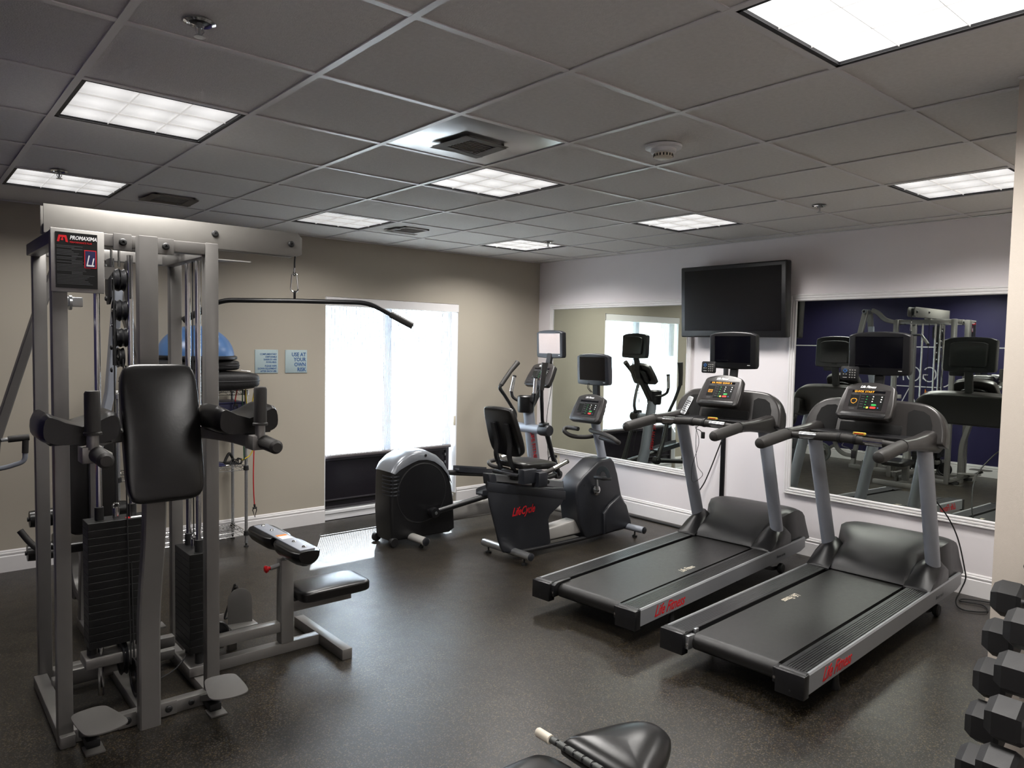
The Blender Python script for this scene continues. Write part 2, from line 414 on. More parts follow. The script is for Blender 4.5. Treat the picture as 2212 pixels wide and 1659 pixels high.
# ------------------------------------------------------------------ room shell
G = 0.61
XP = -1.1          # purple wall
PX, PY = 1.737, -0.985
def struct(name, mb, m, label=None, **k):
    o = mb.build(name, m, kind='structure', **k)
    if label: o['label'] = label
    return o
struct('floor', MB().box((-2.7, -3.2, -0.12), (4.7, 4.62, 0)), 'floor', smooth=0, label='dark speckled rubber floor')
wb = MB()
wb.box((-1.3, YW, 0), (1.84, YW + 0.3, 2.75)); wb.box((3.315, YW, 0), (4.7, YW + 0.3, 2.75)); wb.box((1.84, YW, 2.047), (3.315, YW + 0.3, 2.75))
struct('wall_back', wb, 'beige', 'beige painted wall around the bright window', smooth=0)
struct('wall_right', MB().box((XM, PY, 0), (XM + 0.2, YW, 2.75)), 'white_wall', 'pale wall carrying the two framed mirrors', smooth=0)
struct('wall_left', MB().box((XP - 0.2, 0.3, 0), (XP, YW, 2.75)), 'purple', 'deep purple wall seen only in the mirror', smooth=0)
struct('wall_front', MB().box((-2.6, -3.1, 0), (PX, -2.9, 2.75)).box((-2.6, -2.9, 0), (-2.4, 0.3, 2.75)).box((-2.4, 0.1, 0), (XP - 0.2, 0.3, 2.75)), 'white_wall', smooth=0)
struct('wall_near_right', MB().box((PX, -3.1, 0), (XM + 0.2, PY, 2.75)), 'pillar', 'cream wall end at the right edge beside the dumbbells', smooth=0)

# ceiling slab with grid bars and tiles
ceil = struct('ceiling', MB().box((-2.7, -3.2, 2.62), (4.7, 4.62, 2.72)), 'slab', 'dark suspended tile ceiling', smooth=0)
LAMPS = {(-1, 2), (-1, 5), (2, 2), (2, 5), (5, 2), (5, 5), (5, -1), (1, -2), (-3, -4)}
tile_me = {}
def in_room(x0, x1, y0, y1):
    if x0 >= PX and y1 <= PY: return False
    if y0 >= 0.3 and x1 <= XP: return False
    return True
for i in range(-5, 8):
    for j in range(-6, 8):
        x0, x1, y0, y1 = i * G + 0.006, (i + 1) * G - 0.006, j * G + 0.006, (j + 1) * G - 0.006
        x0, x1, y0, y1 = max(x0, -2.4), min(x1, XM), max(y0, -2.9), min(y1, YW)
        if x1 - x0 < 0.03 or y1 - y0 < 0.03 or (i, j) in LAMPS or not in_room(x0, x1, y0, y1): continue
        if (i, j) == (1, 1): continue
        w, h = round(x1 - x0, 3), round(y1 - y0, 3)
        z = HC + 0.006 + random.uniform(-0.0008, 0.0008)
        if (w, h) not in tile_me:
            o = MB().box((-w / 2, -h / 2, 0), (w / 2, h / 2, 0.014)).build('ceiling_tile', 'tile', ceil, smooth=0)
            tile_me[(w, h)] = o.data; first = o
        else:
            o = D.objects.new('ceiling_tile', tile_me[(w, h)]); COL.objects.link(o); o.parent = ceil
        o.location = ((x0 + x1) / 2, (y0 + y1) / 2, z)
        o.rotation_euler = (random.uniform(-0.0012, 0.0012), random.uniform(-0.0012, 0.0012), 0)
for i in range(-3, 8):
    x = i * G; ya = 0.3 if x < XP else -2.9
    yb = YW
    if x < XP: ya, yb = -2.9, 0.3
    elif x > PX: ya = PY
    MB().box((x - 0.012, ya, HC), (x + 0.012, yb, HC + 0.004)).box((x - 0.003, ya, HC + 0.004), (x + 0.003, yb, HC + 0.03)).build('grid_bar', 'tbar', ceil, smooth=0)
for j in range(-4, 8):
    y = j * G; xa = -2.4 if y < 0.3 else XP; xb = PX if y < PY else XM
    MB().box((xa, y - 0.012, HC + 0.0006), (xb, y + 0.012, HC + 0.0044)).box((xa, y - 0.003, HC + 0.0044), (xb, y + 0.003, HC + 0.03)).build('grid_bar', 'tbar', ceil, smooth=0)
MB().box((XM - 0.02, PY, HC - 0.001), (XM, YW, HC + 0.003)).build('wall_angle', 'tbar', ceil, smooth=0)
MB().box((XP, YW - 0.02, HC - 0.001), (XM, YW, HC + 0.003)).build('wall_angle', 'tbar', ceil, smooth=0)
MB().box((PX - 0.02, -2.9, HC - 0.001), (PX, PY, HC + 0.003)).build('wall_angle', 'tbar', ceil, smooth=0)

# baseboards: plinth, bead and cap, following the wall
def baseboard(name, p, q, n, m='trim'):
    p, q, n = Vector(p), Vector(q), Vector(n)
    prof = [(0, 0), (0.016, 0), (0.016, 0.108), (0.012, 0.112), (0.012, 0.120), (0.015, 0.124), (0.015, 0.132), (0.009, 0.136), (0.009, 0.144), (0.004, 0.152), (0, 0.152)]
    mb = MB(); mb.prism(prof, p, n, Z, q - p)
    return mb.build(name, m, kind='structure', smooth=0)
baseboard('baseboard_back', (XP, YW, 0), (1.84, YW, 0), (0, -1, 0))
baseboard('baseboard_back_right', (3.315, YW, 0), (XM, YW, 0), (0, -1, 0))
baseboard('baseboard_right', (XM, PY, 0), (XM, YW, 0), (-1, 0, 0))
baseboard('baseboard_left', (XP, 0.3, 0), (XP, YW, 0), (1, 0, 0))
baseboard('baseboard_near_right', (PX, -2.9, 0), (PX, PY + 0.016, 0), (-1, 0, 0))

# window recess, frame, lower dark panel
win = struct('window_1', MB().box((1.84, YW + 0.16, 0.0), (3.315, YW + 0.3, 0.02)), 'wood_white', 'tall white framed window with a dark lower panel', smooth=0)
yg = YW + 0.12
f = MB()
for a, b in (((1.84, 0.02), (1.885, 2.047)), ((3.268, 0.02), (3.315, 2.047)), ((1.885, 1.995), (3.268, 2.047)), ((1.885, 0.56), (3.268, 0.605)), ((1.885, 0.095), (3.268, 0.125))):
    f.box((a[0], yg, a[1]), (b[0], yg + 0.06, b[1]), bev=0.003)
f.build('window_frame', 'wood_white', win, smooth=0)
MB().box((2.530, yg - 0.005, 0.605), (2.600, yg + 0.05, 1.995), bev=0.004).build('mullion', 'mullion', win, smooth=0)
for xa, xb in ((1.885, 2.53), (2.60, 3.268)):
    MB().box((xa, yg + 0.028, 0.605), (xb, yg + 0.033, 1.995)).build('window_pane', 'glass', win, smooth=0)
pf = MB()
for a, b in (((1.842, 0.10), (1.862, 0.575)), ((3.235, 0.10), (3.268, 0.575)), ((1.862, 0.545), (3.235, 0.575)), ((1.862, 0.10), (3.235, 0.118)), ((1.862, 0.17), (3.235, 0.182))):
    pf.box((a[0], yg - 0.05, a[1]), (b[0], yg - 0.02, b[1]), bev=0.002)
lp = pf.build('lower_panel_frame', 'panel_frame', win, smooth=0)
MB().box((1.845, yg - 0.03, 0.10), (3.266, yg - 0.01, 0.57)).build('lower_panel', 'panel', win, smooth=0)
for z, xx in ((0.50, 3.222), (0.42, 3.222)):
    MB().box((xx - 0.006, yg - 0.055, z - 0.014), (xx + 0.006, yg - 0.05, z + 0.014), bev=0.002).build('latch', 'alu', win)
sill = MB(); sill.prism([(0, 0), (0.03, 0), (0.03, 0.05), (0.02, 0.06), (0.02, 0.08), (0.07, 0.085), (0.075, 0.1), (0.14, 0.1), (0.14, 0)], (1.84, YW + 0.02, 0), (0, 1, 0), Z, (1.475, 0, 0))
sill.build('window_sill', 'wood_white', win, smooth=0)
MB().box((3.300, YW + 0.001, 0.10), (3.314, YW + 0.12, 2.04)).box((1.841, YW + 0.001, 0.1), (1.848, YW + 0.06, 2.04)).build('jamb_lining', 'wood_white', win, smooth=0)
# unseen eave over the window, set to keep the sun off the upper panes
struct('unseen_eave', MB().box((0.5, YW + 0.31, 3.0), (5.2, YW + 1.28, 3.15)), 'trim', smooth=0)
struct('ground_outside', MB().box((-6, YW + 0.32, -0.3), (10, 16, -0.12)), 'concrete', smooth=0)

sh = thing('roller_shade', 'white ribbed roller shade with a boxed valance drawn over the window', 'window shade', (2.56, YW + 0.055, 0.58))
MB().box((1.87, YW + 0.052, 0.600), (3.275, YW + 0.0532, 1.985)).build('shade_cloth', 'shade', sh, world=True, smooth=0)
MB().box((1.868, YW + 0.044, 0.572), (3.278, YW + 0.062, 0.604), bev=0.004).build('hem_bar', 'hem', sh, world=True)
d = MB()
for k in range(88):
    x = 1.876 + k * 0.016
    d.box((x, YW + 0.042, 0.592), (x + 0.008, YW + 0.0442, 0.600))
o = d.build('hem_teeth', 'trim', sh, world=True, smooth=0); o['kind'] = 'stuff'
MB().prism([(0, 0), (0.058, 0), (0.058, 0.082), (0, 0.082), (-0.012, 0.078), (-0.012, 0.004)], (1.844, YW + 0.0, 1.962), Y, Z, (1.466, 0, 0)).build('valance', 'trim', sh, world=True, smooth=0)
ch = MB()
for dx in (0, 0.012): ch.tube([(3.285 + dx, YW + 0.02, 1.96), (3.285 + dx, YW + 0.02, 0.82)], 0.0018, 6)
ch.build('bead_chain', 'trim', sh, world=True)
MB().box((3.279, YW + 0.006, 0.80), (3.303, YW + 0.03, 0.90), bev=0.004).build('chain_cleat', 'ivory', sh, world=True)

# ------------------------------------------------------------------ ceiling fittings
def troffer(i, j, label, m='lens', watts=LAMP_W):
    cx, cy_ = (i + 0.5) * G, (j + 0.5) * G
    t = thing('ceiling_light', label, 'ceiling light', (cx, cy_, HC), group=None)
    w = 0.299
    fr = MB()
    for a, b in (((-w, -w), (-w + 0.022, w)), ((w - 0.022, -w), (w, w)), ((-w, -w), (w, -w + 0.022)), ((-w, w - 0.022), (w, w))):
        fr.box((a[0], a[1], 0.002), (b[0], b[1], 0.03))
    fr.build('light_frame', 'lamp_frame', t, smooth=0)
    MB().box((-w + 0.02, -w + 0.02, 0.012), (w - 0.02, w - 0.02, 0.02)).build('light_lens', m, t, smooth=0)
    for k in (-1, 1):
        MB().box((k * 0.095 - 0.001, -w + 0.02, 0.006), (k * 0.095 + 0.001, w - 0.02, 0.012)).build('louvre_blade', 'blade', t, smooth=0)
        MB().box((-w + 0.02, k * 0.095 - 0.001, 0.006), (w - 0.02, k * 0.095 + 0.001, 0.012)).build('louvre_blade', 'blade', t, smooth=0)
    if watts:
        l = D.lights.new('lamp', 'AREA'); l.shape = 'SQUARE'; l.size = 0.55; l.energy = watts; l.spread = R(148); l.color = (1.0, 0.965, 0.93)
        lo = D.objects.new('lamp', l); COL.objects.link(lo); lo.parent = t; lo.location = (0, 0, 0.004)
    return t
troffer(-1, 2, 'lit square troffer above the strength machine, largest on the left', watts=LAMP_W)
troffer(-1, 5, 'lit square troffer at far left with a sprinkler in front of it', 'lens', LAMP_W * 0.45)
troffer(2, 2, 'lit square troffer in mid ceiling just beyond the polished metal panel')
troffer(2, 5, 'dimmest square troffer, between the lit ones and the window wall', 'lens_dim', LAMP_W * 0.5)
troffer(5, 2, 'lit square troffer nearest above the wall television')
troffer(5, 5, 'lit square troffer over the far corner with a sprinkler beside it')
troffer(5, -1, 'lit square troffer at the right, partly cut off by the cream wall end')
troffer(1, -2, 'glaring white square troffer at the top right corner of the photo', 'lens_hot', LAMP_W * 1.25)
troffer(-3, -4, 'added square troffer behind the camera, unseen', 'lens', LAMP_W)  # fixture out of view, added for extra room light

# polished return panel with taped grille (sits in the ceiling grid)
rp = thing('return_air_panel', 'polished metal ceiling panel with a small taped grille', 'air vent', (1.5 * G, 1.5 * G, HC + 0.004))
MB().box((-0.297, -0.297, 0), (0.297, 0.297, 0.006), bev=0.002).build('metal_panel', 'sheet', rp)
def grille(parent, s=0.105, tape=True, cx=0, cy=0, z=-0.012, m='grille'):
    g = MB()
    for a, b in (((-s, -s), (-s + 0.014, s)), ((s - 0.014, -s), (s, s)), ((-s, -s), (s, -s + 0.014)), ((-s, s - 0.014), (s, s))):
        g.box((cx + a[0], cy + a[1], z), (cx + b[0], cy + b[1], z + 0.011))
    gf = g.build('grille_frame', m, parent, smooth=0)
    for k in range(9):
        y = -s + 0.02 + k * (2 * s - 0.04) / 8
        MB().box((cx - s + 0.012, cy + y - 0.006, z + 0.002), (cx + s - 0.012, cy + y + 0.006, z + 0.0035), rot=rotm('X', 35)).build('grille_slat', m, parent, smooth=0)
    if tape:
        for k, (a, b, c, d2, r) in enumerate(((-1.25, -1.15, 1.2, -0.75, 4), (-1.3, 0.72, 0.6, 1.3, -6), (-1.28, -1.2, -0.75, 1.1, 5), (0.8, -0.9, 1.3, 1.25, -3), (-0.3, 0.85, 1.35, 1.28, 8))):
            MB().box((cx + a * s, cy + b * s, z - 0.0012 - k * 0.0006), (cx + c * s, cy + d2 * s, z - 0.0006 - k * 0.0006), rot=rotm('Z', r)).build('tape_strip', 'tape', parent, smooth=0)
grille(rp, 0.105, True, 0.0, 0.02)
v = thing('ceiling_vent', 'brown taped ceiling vent above the strength machine', 'air vent', (0.47 * G, 5.53 * G, HC + 0.006)); grille(v, 0.12, True)
v = thing('ceiling_vent', 'grey ceiling vent near the window between two troffers', 'air vent', (3.43 * G, 5.43 * G, HC + 0.006)); grille(v, 0.115, False)
MB().box((-0.15, -0.04, -0.016), (-0.10, 0.16, -0.014)).box((-0.15, 0.11, -0.017), (0.15, 0.16, -0.015)).build('tape_strip', 'tape', v, smooth=0)

def sprinkler(x, y, label):
    t = thing('fire_sprinkler', label, 'sprinkler', (x, y, HC))
    MB().lathe([(0.042, 0.0), (0.044, -0.003), (0.034, -0.007), (0.030, -0.004), (0.028, 0.0)], n=28).build('escutcheon', 'chrome', t)
    MB().lathe([(0.027, 0.0), (0.02, -0.004), (0.0, -0.004)], n=20).build('recess_cup', 'rubber', t)
    h = MB().lathe([(0.009, -0.003), (0.009, -0.016), (0.005, -0.018), (0.004, -0.036), (0.0, -0.036)], n=12)
    for s in (-1, 1): h.tube([(s * 0.009, 0, -0.014), (s * 0.012, 0, -0.026), (s * 0.002, 0, -0.040)], 0.002, 6)
    hd = h.build('sprinkler_head', 'alu', t)
    MB().lathe([(0.0, -0.040), (0.015, -0.041), (0.016, -0.043), (0.0, -0.044)], n=16).build('deflector', 'alu', hd)
sprinkler(-0.72 * G, 0.74 * G, 'chrome fire sprinkler nearest the camera, top left')
sprinkler(-0.66 * G, 4.86 * G, 'small fire sprinkler hanging in front of the far left troffer')
sprinkler(5.49 * G, 0.84 * G, 'small fire sprinkler in the right ceiling between two troffers')
sprinkler(5.44 * G, 4.88 * G, 'small fire sprinkler beside the far corner troffer')
sd_ = thing('smoke_detector', 'round white smoke detector with a slotted cap', 'smoke detector', (2.55 * G, 0.56 * G, HC))
MB().lathe([(0.084, 0.0), (0.082, -0.010), (0.072, -0.014), (0.05, -0.014)], n=36).build('base_plate', 'wood_white', sd_)
MB().lathe([(0.058, -0.012), (0.056, -0.030), (0.046, -0.034)], n=36).build('cover', 'wood_white', sd_)
MB().lathe([(0.044, -0.034), (0.043, -0.050), (0.03, -0.056), (0.0, -0.056)], n=32).build('sensor_cap', 'ivory', sd_)
s_ = MB()
for k in range(18):
    a = 2 * PI * k / 18; c, s = math.cos(a), math.sin(a)
    s_.box((0.0415, -0.003, -0.048), (0.045, 0.003, -0.037), rot=rotm('Z', math.degrees(a)), piv=(0, 0, 0))
s_.build('slots', 'rubber', sd_, smooth=0)

# ------------------------------------------------------------------ wall things
def wall_mirror(y0, y1, z0, z1, label):
    t = thing('wall_mirror', label, 'mirror', (XM, (y0 + y1) / 2, z0))
    MB().box((XM - 0.011, y0, z0), (XM - 0.001, y1, z1)).build('mirror_glass', 'mirror', t, world=True, smooth=0)
    prof = [(0.0, 0.001), (0.0, 0.014), (0.006, 0.022), (0.014, 0.022), (0.017, 0.018), (0.021, 0.018), (0.024, 0.024), (0.034, 0.024), (0.037, 0.019), (0.041, 0.019), (0.044, 0.025), (0.052, 0.025), (0.056, 0.018), (0.056, 0.001)]
    fr = MB(); c = [(y0, z0), (y1, z0), (y1, z1), (y0, z1)]
    rows = []
    for (cy2, cz) in c + [c[0]]:
        sy = -1 if cy2 == y0 else 1; sz = -1 if cz == z0 else 1
        rows.append([(XM - h, cy2 + sy * o_, cz + sz * o_) for o_, h in prof])
    fr.grid(rows); fr.build('mirror_frame', 'trim', t, world=True, smooth=20)
    return t
wall_mirror(2.272, 4.040, 0.520, 2.035, 'large white framed wall mirror reflecting the window, behind the bikes')
wall_mirror(-0.60, 1.212, 0.530, 2.035, 'large white framed wall mirror reflecting the purple wall, behind the near treadmill')

tv = thing('wall_television', 'large black flat television mounted high on the pale wall', 'television', (XM - 0.1, 1.731, 2.05))
rt = rotm('Y', -3)
MB().box((XM - 0.165, 1.226, 1.742), (XM - 0.085, 2.236, 2.358), bev=0.012, seg=3, rot=rt).build('television_body', 'black', tv, world=True)
MB().box((XM - 0.168, 1.268, 1.800), (XM - 0.163, 2.194, 2.322), rot=rt, piv=(XM - 0.125, 1.731, 2.05)).build('television_screen', 'screen_tv', tv, world=True, smooth=0)
MB().box((XM - 0.10, 1.55, 1.90), (XM, 1.91, 2.20)).build('wall_bracket', 'rubber', tv, world=True, smooth=0)
tag(MB().box((XM - 0.014, 1.832, 0.152), (XM, 1.876, 1.74), bev=0.003).build('cable_cover', 'black', loc=(XM, 1.85, 0.15)), 'narrow black cable cover running down the pale wall below the television', 'cable cover')

def outlet(y, z, label):
    t = thing('wall_outlet', label, 'outlet', (XM, y, z))
    MB().box((XM - 0.006, y - 0.048, z - 0.062), (XM, y + 0.048, z + 0.062), bev=0.003).build('cover_plate', 'ivory', t, world=True)
    for k in (-1, 1):
        MB().box((XM - 0.008, y - 0.02, z + k * 0.026 - 0.016), (XM - 0.005, y + 0.02, z + k * 0.026 + 0.016), bev=0.001).build('socket', 'wood_white', t, world=True)
outlet(3.955, 0.40, 'ivory double wall outlet with two black plugs below the mirror')
for k, (z0, yy) in enumerate(((0.428, 3.955), (0.372, 3.955))):
    c = thing('power_plug', 'black plug and cord in the %s socket of the wall outlet' % ('upper', 'lower')[k], 'plug', (XM - 0.03, yy, z0))
    MB().box((XM - 0.036, yy - 0.016, z0 - 0.013), (XM - 0.007, yy + 0.016, z0 + 0.013), bev=0.006, seg=3).build('plug_body', 'rubber', c, world=True)
    MB().tube(catmull([(XM - 0.034, yy + 0.01, z0), (XM - 0.055, yy + 0.03 + 0.03 * (1 - k), z0 - 0.015), (XM - 0.06, yy + 0.08, z0 - 0.10), (XM - 0.045, yy + 0.085, 0.2)] + ([(XM - 0.1, yy + 0.05, 0.012), (XM - 0.35, yy - 0.1, 0.006)] if k else [(XM - 0.03, yy + 0.12, 0.16)])), 0.005, 8).build('cord', 'rubber', c, world=True)

def wall_sign(x, z, label, lines, size, top, lead, bold):
    t = thing('wall_sign', label, 'sign', (x, YW, z))
    MB().box((x - 0.1, YW - 0.006, z - 0.1), (x + 0.1, YW, z + 0.1), bev=0.0015).build('sign_board', 'sign', t, world=True)
    zz = z + top
    for s in lines:
        if s: text('sign_lettering', s, size, (x + 0.088, YW - 0.0062, zz), X, Z, 'blue_ink', t, ext=0.0004, align='RIGHT', world=True, bold=bold * 2, sx=0.88)
        zz -= lead if s else lead * 0.45
    for sx in (-1, 1):
        MB().lathe([(0.003, 0.0), (0.0025, 0.002), (0, 0.002)], (x + sx * 0.09, YW - 0.006, z + 0.092), (0, -1, 0), n=8).build('screw', 'alu', t, world=True)
wall_sign(1.302, 1.463, 'pale blue sign with small blue lettering about earbuds and wiping equipment', ['COMPLIMENTARY', 'DISPOSABLE', 'EARBUDS ARE', 'AVAILABLE.', '', 'PLEASE WIPE', 'DOWN EQUIPMENT', 'AFTER EACH USE.'], 0.0205, 0.055, 0.0225, 0.0003)
wall_sign(1.567, 1.463, 'pale blue sign with large lettering reading use at your own risk', ['USE AT', 'YOUR', 'OWN', 'RISK'], 0.046, 0.045, 0.0435, 0.0006)

# lettering and rules on the purple wall (seen in the mirror)
mur = thing('wall_lettering', 'thin white lines and outlined letters on the purple wall, seen in the mirror', 'wall decal', (XP, 2.6, 1.4))
lw = MB().box((XP, 1.95, 1.712), (XP + 0.002, 4.25, 1.726)).box((XP, 0.9, 1.712), (XP + 0.002, 1.82, 1.726)).box((XP, 2.04, 1.152), (XP + 0.002, 2.62, 1.164))
lw.build('white_rule', 'white_ink', mur, world=True, smooth=0)
def ring_arc(c, r, a0, a1, w=0.014, sx=1.0, n=20):
    pts = [(XP + 0.001, c[0] + sx * r * math.cos(R(a0 + (a1 - a0) * k / n)), c[1] + r * math.sin(R(a0 + (a1 - a0) * k / n))) for k in range(n + 1)]
    return MB().bar(pts, w, 0.002, ref=(1, 0, 0), ch=0.01)
ring_arc((2.19, 1.335), 0.10, 40, 330, sx=0.85).box((XP, 2.21, 1.322), (XP + 0.002, 2.275, 1.336)).box((XP, 2.262, 1.268), (XP + 0.002, 2.275, 1.336)).build('letter', 'white_ink', mur, world=True, smooth=0)
ring_arc((2.40, 1.335), 0.10, 0, 360, sx=0.85).build('letter', 'white_ink', mur, world=True, smooth=0)
ring_arc((2.02, 1.36), 0.19, 190, 262, sx=0.7).build('letter', 'white_ink', mur, world=True, smooth=0)
MB().bar([(XP + 0.001, 2.53, 1.24), (XP + 0.001, 2.55, 1.43), (XP + 0.001, 2.61, 1.28), (XP + 0.001, 2.67, 1.43), (XP + 0.001, 2.69, 1.24)], 0.014, 0.002, ref=(1, 0, 0), ch=0.01).build('letter', 'white_ink', mur, world=True, smooth=0)
MB().bar([(XP + 0.001, 2.36, 0.93), (XP + 0.001, 2.45, 1.13), (XP + 0.001, 2.54, 0.93)], 0.014, 0.002, ref=(1, 0, 0), ch=0.01).build('letter', 'white_ink', mur, world=True, smooth=0)
MB().bar([(XP + 0.001, 2.07, 0.93), (XP + 0.001, 2.08, 1.10), (XP + 0.001, 2.15, 0.98), (XP + 0.001, 2.22, 1.10), (XP + 0.001, 2.23, 0.93)], 0.04, 0.002, ref=(1, 0, 0), ch=0.01).build('letter', 'orange', mur, world=True, smooth=0, label='orange letter')
# ------------------------------------------------------------------ three-station strength machine
g = thing('multi_gym', 'tall silver multi-station strength machine with weight stacks and black pads', 'gym machine', (-0.33, 1.86, 0))
def gb(name, a, b, m='silver', bev=0.004, **k):
    return MB().box(a, b, bev=bev).build(name, m, g, world=True, **k)
# tower posts
gb('upright_post', (-0.657, 1.53, 0.0), (-0.603, 1.585, 2.06))
gb('upright_post', (-0.080, 1.53, 0.0), (-0.024, 1.585, 2.065))
gb('upright_post', (-0.632, 2.20, 0.0), (-0.577, 2.255, 2.06))
gb('upright_post', (-0.040, 2.20, 0.0), (0.016, 2.255, 2.06))
gb('top_beam', (-0.603, 1.532, 2.012), (-0.080, 1.583, 2.062))
gb('top_beam', (-0.577, 2.202, 2.015), (-0.040, 2.253, 2.068))
gb('top_beam', (-0.655, 1.585, 2.008), (-0.600, 2.20, 2.060))
gb('top_beam', (-0.078, 1.585, 2.008), (-0.024, 2.20, 2.060))
gb('base_beam', (-0.603, 1.532, 0.0), (-0.080, 1.583, 0.055))
gb('base_beam', (-0.577, 2.202, 0.0), (-0.040, 2.253, 0.055))
gb('base_beam', (-0.655, 1.505, 0.0), (-0.600, 2.20, 0.050))
gb('base_beam', (-0.078, 1.585, 0.0), (-0.024, 2.20, 0.050))
gb('base_beam', (-0.357, 1.583, 0.0), (-0.302, 2.20, 0.050))
# lat beam, two long plates with a pulley between
for y in (1.815, 1.895):
    MB().prism([(-0.64, 2.078), (-0.64, 2.196), (0.470, 2.196), (0.494, 2.172), (0.494, 2.090), (0.470, 2.078)], (0, y, 0), X, Z, (0, 0.008, 0), bev=0.001).build('lat_beam_plate', 'beam', g, world=True)
gb('beam_spacer', (-0.636, 1.823, 2.064), (-0.56, 1.895, 2.12), m='silver')
gb('beam_spacer', (-0.09, 1.823, 2.060), (-0.02, 1.895, 2.10), m='silver')
def bolt(x, y, z, n=(0, -1, 0), r=0.016, m='rubber', name='bolt', par=None):
    MB().lathe([(r, 0.0), (r, r * 0.3), (r * 0.75, r * 0.62), (r * 0.35, r * 0.7), (r * 0.3, r * 0.5), (0, r * 0.5)], (x, y, z), n, n=14).build(name, m, par or g, world=True)
bolt(0.435, 1.815, 2.137); bolt(0.055, 1.815, 2.147)
# bolted plates on the top and bottom front beams
for x, z0, z1 in ((-0.408, 1.998, 2.066), (-0.245, 1.998, 2.064), (-0.408, -0.0 + 0.004, 0.064), (-0.245, 0.004, 0.064)):
    gb('joint_plate', (x - 0.034, 1.522, z0), (x + 0.034, 1.532, z1), bev=0.002)
    bolt(x, 1.522, (z0 + z1) / 2, r=0.015)
bolt(-0.148, 1.532, 0.03, r=0.013); bolt(-0.46, 2.202, 0.03, r=0.013); bolt(-0.2, 2.202, 0.03, r=0.013)
# knee raise post: upper straight tube, lower bowed tube
gb('pad_post', (-0.363, 1.462, 1.20), (-0.290, 1.520, 2.060))
MB().bar(catmull([(-0.331, 1.495, 0.0), (-0.331, 1.495, 0.22), (-0.331, 1.490, 0.46), (-0.332, 1.45, 0.64), (-0.333, 1.405, 0.80), (-0.333, 1.385, 0.95), (-0.333, 1.385, 1.12), (-0.333, 1.42, 1.30)], 6), 0.083, 0.055, ref=(0, 1, 0.001)).build('bowed_post', 'silver', g, world=True)
# back pad
tilt = math.degrees(math.atan2(0.13, 0.53))
rp_ = rotm('X', 90 - tilt)
MB().pad((-0.327, 1.285, 1.275), (0.285, 0.545, 0.055), rp_, n=16, p=7, puff=0.45).build('back_pad', 'vinyl', g, world=True)
MB().box((-0.450, 1.305, 1.02), (-0.205, 1.325, 1.53), rot=rotm('X', -tilt), bev=0.01).build('pad_board', 'rubber', g, world=True)
gb('pad_clamp', (-0.345, 1.36, 1.00), (-0.308, 1.375, 1.06), m='chrome', bev=0.004)
# dip arms
for s, xg in ((1, -0.038), (-1, -0.618)):
    xc = -0.328
    MB().bar(fillet([(xc, 1.40, 1.262), (xc + s * 0.17, 1.40, 1.262), (xc + s * 0.262, 1.26, 1.252), (xg, 1.04, 1.243)], 0.12, 8), 0.045, 0.055, ref=(0, 0, 1)).build('dip_arm', 'silver', g, world=True)
    gb('arm_end', (xg - 0.034, 1.01, 1.215), (xg + 0.030, 1.09, 1.272), bev=0.004)
    MB().tube([(xg, 1.02, 1.262), (xg, 1.02, 1.34)], 0.019, 14).build('grip_stem', 'silver', g, world=True)
    MB().lathe([(0.0, 0.152), (0.021, 0.150), (0.025, 0.142), (0.025, 0.012), (0.029, 0.008), (0.029, 0.0), (0.0, 0.0)], (xg, 1.02, 1.312), (0, 0, 1), n=18).build('upright_grip', 'foam', g, world=True)
    MB().tube([(xg + 0.01, 1.03, 1.245), (xg + 0.01, 0.995, 1.245)], 0.024, 14).build('grip_collar', 'alu', g, world=True)
    MB().lathe([(0.0, 0.118), (0.018, 0.117), (0.027, 0.106), (0.028, 0.0), (0.0, 0.0)], (xg + 0.012, 1.005, 1.245), (0.02, -1, -0.06), n=20).build('forward_grip', 'foam', g, world=True)
    # trough shaped forearm pad
    rows = []; L_ = 0.27; x0 = xg - 0.02
    for i in range(11):
        t = i / 10; y = 1.075 + L_ * t; e = 1 - 0.10 * (abs(2 * t - 1) ** 6)
        row = []
        for k in range(28):
            a = 2 * PI * k / 28
            cx = math.cos(a); sy = math.sin(a)
            px = 0.128 * e * math.copysign(abs(cx) ** 0.55, cx)
            up = 0.052 * e * math.copysign(abs(sy) ** 0.7, sy)
            if sy > 0: up = up * (0.28 + 1.25 * min(1, (abs(px) / 0.105)) ** 1.7) * (1 if abs(px) < 0.11 else 0.86)
            row.append(Vector((x0 + px, y, 1.322 + up)))
        rows.append(row)
    MB().grid(rows, closed_u=True, caps=True).build('forearm_pad', 'vinyl', g, world=True, smooth=60)
    gb('forearm_board', (x0 - 0.095, 1.10, 1.272), (x0 + 0.095, 1.33, 1.280), m='rubber', bev=0.003)
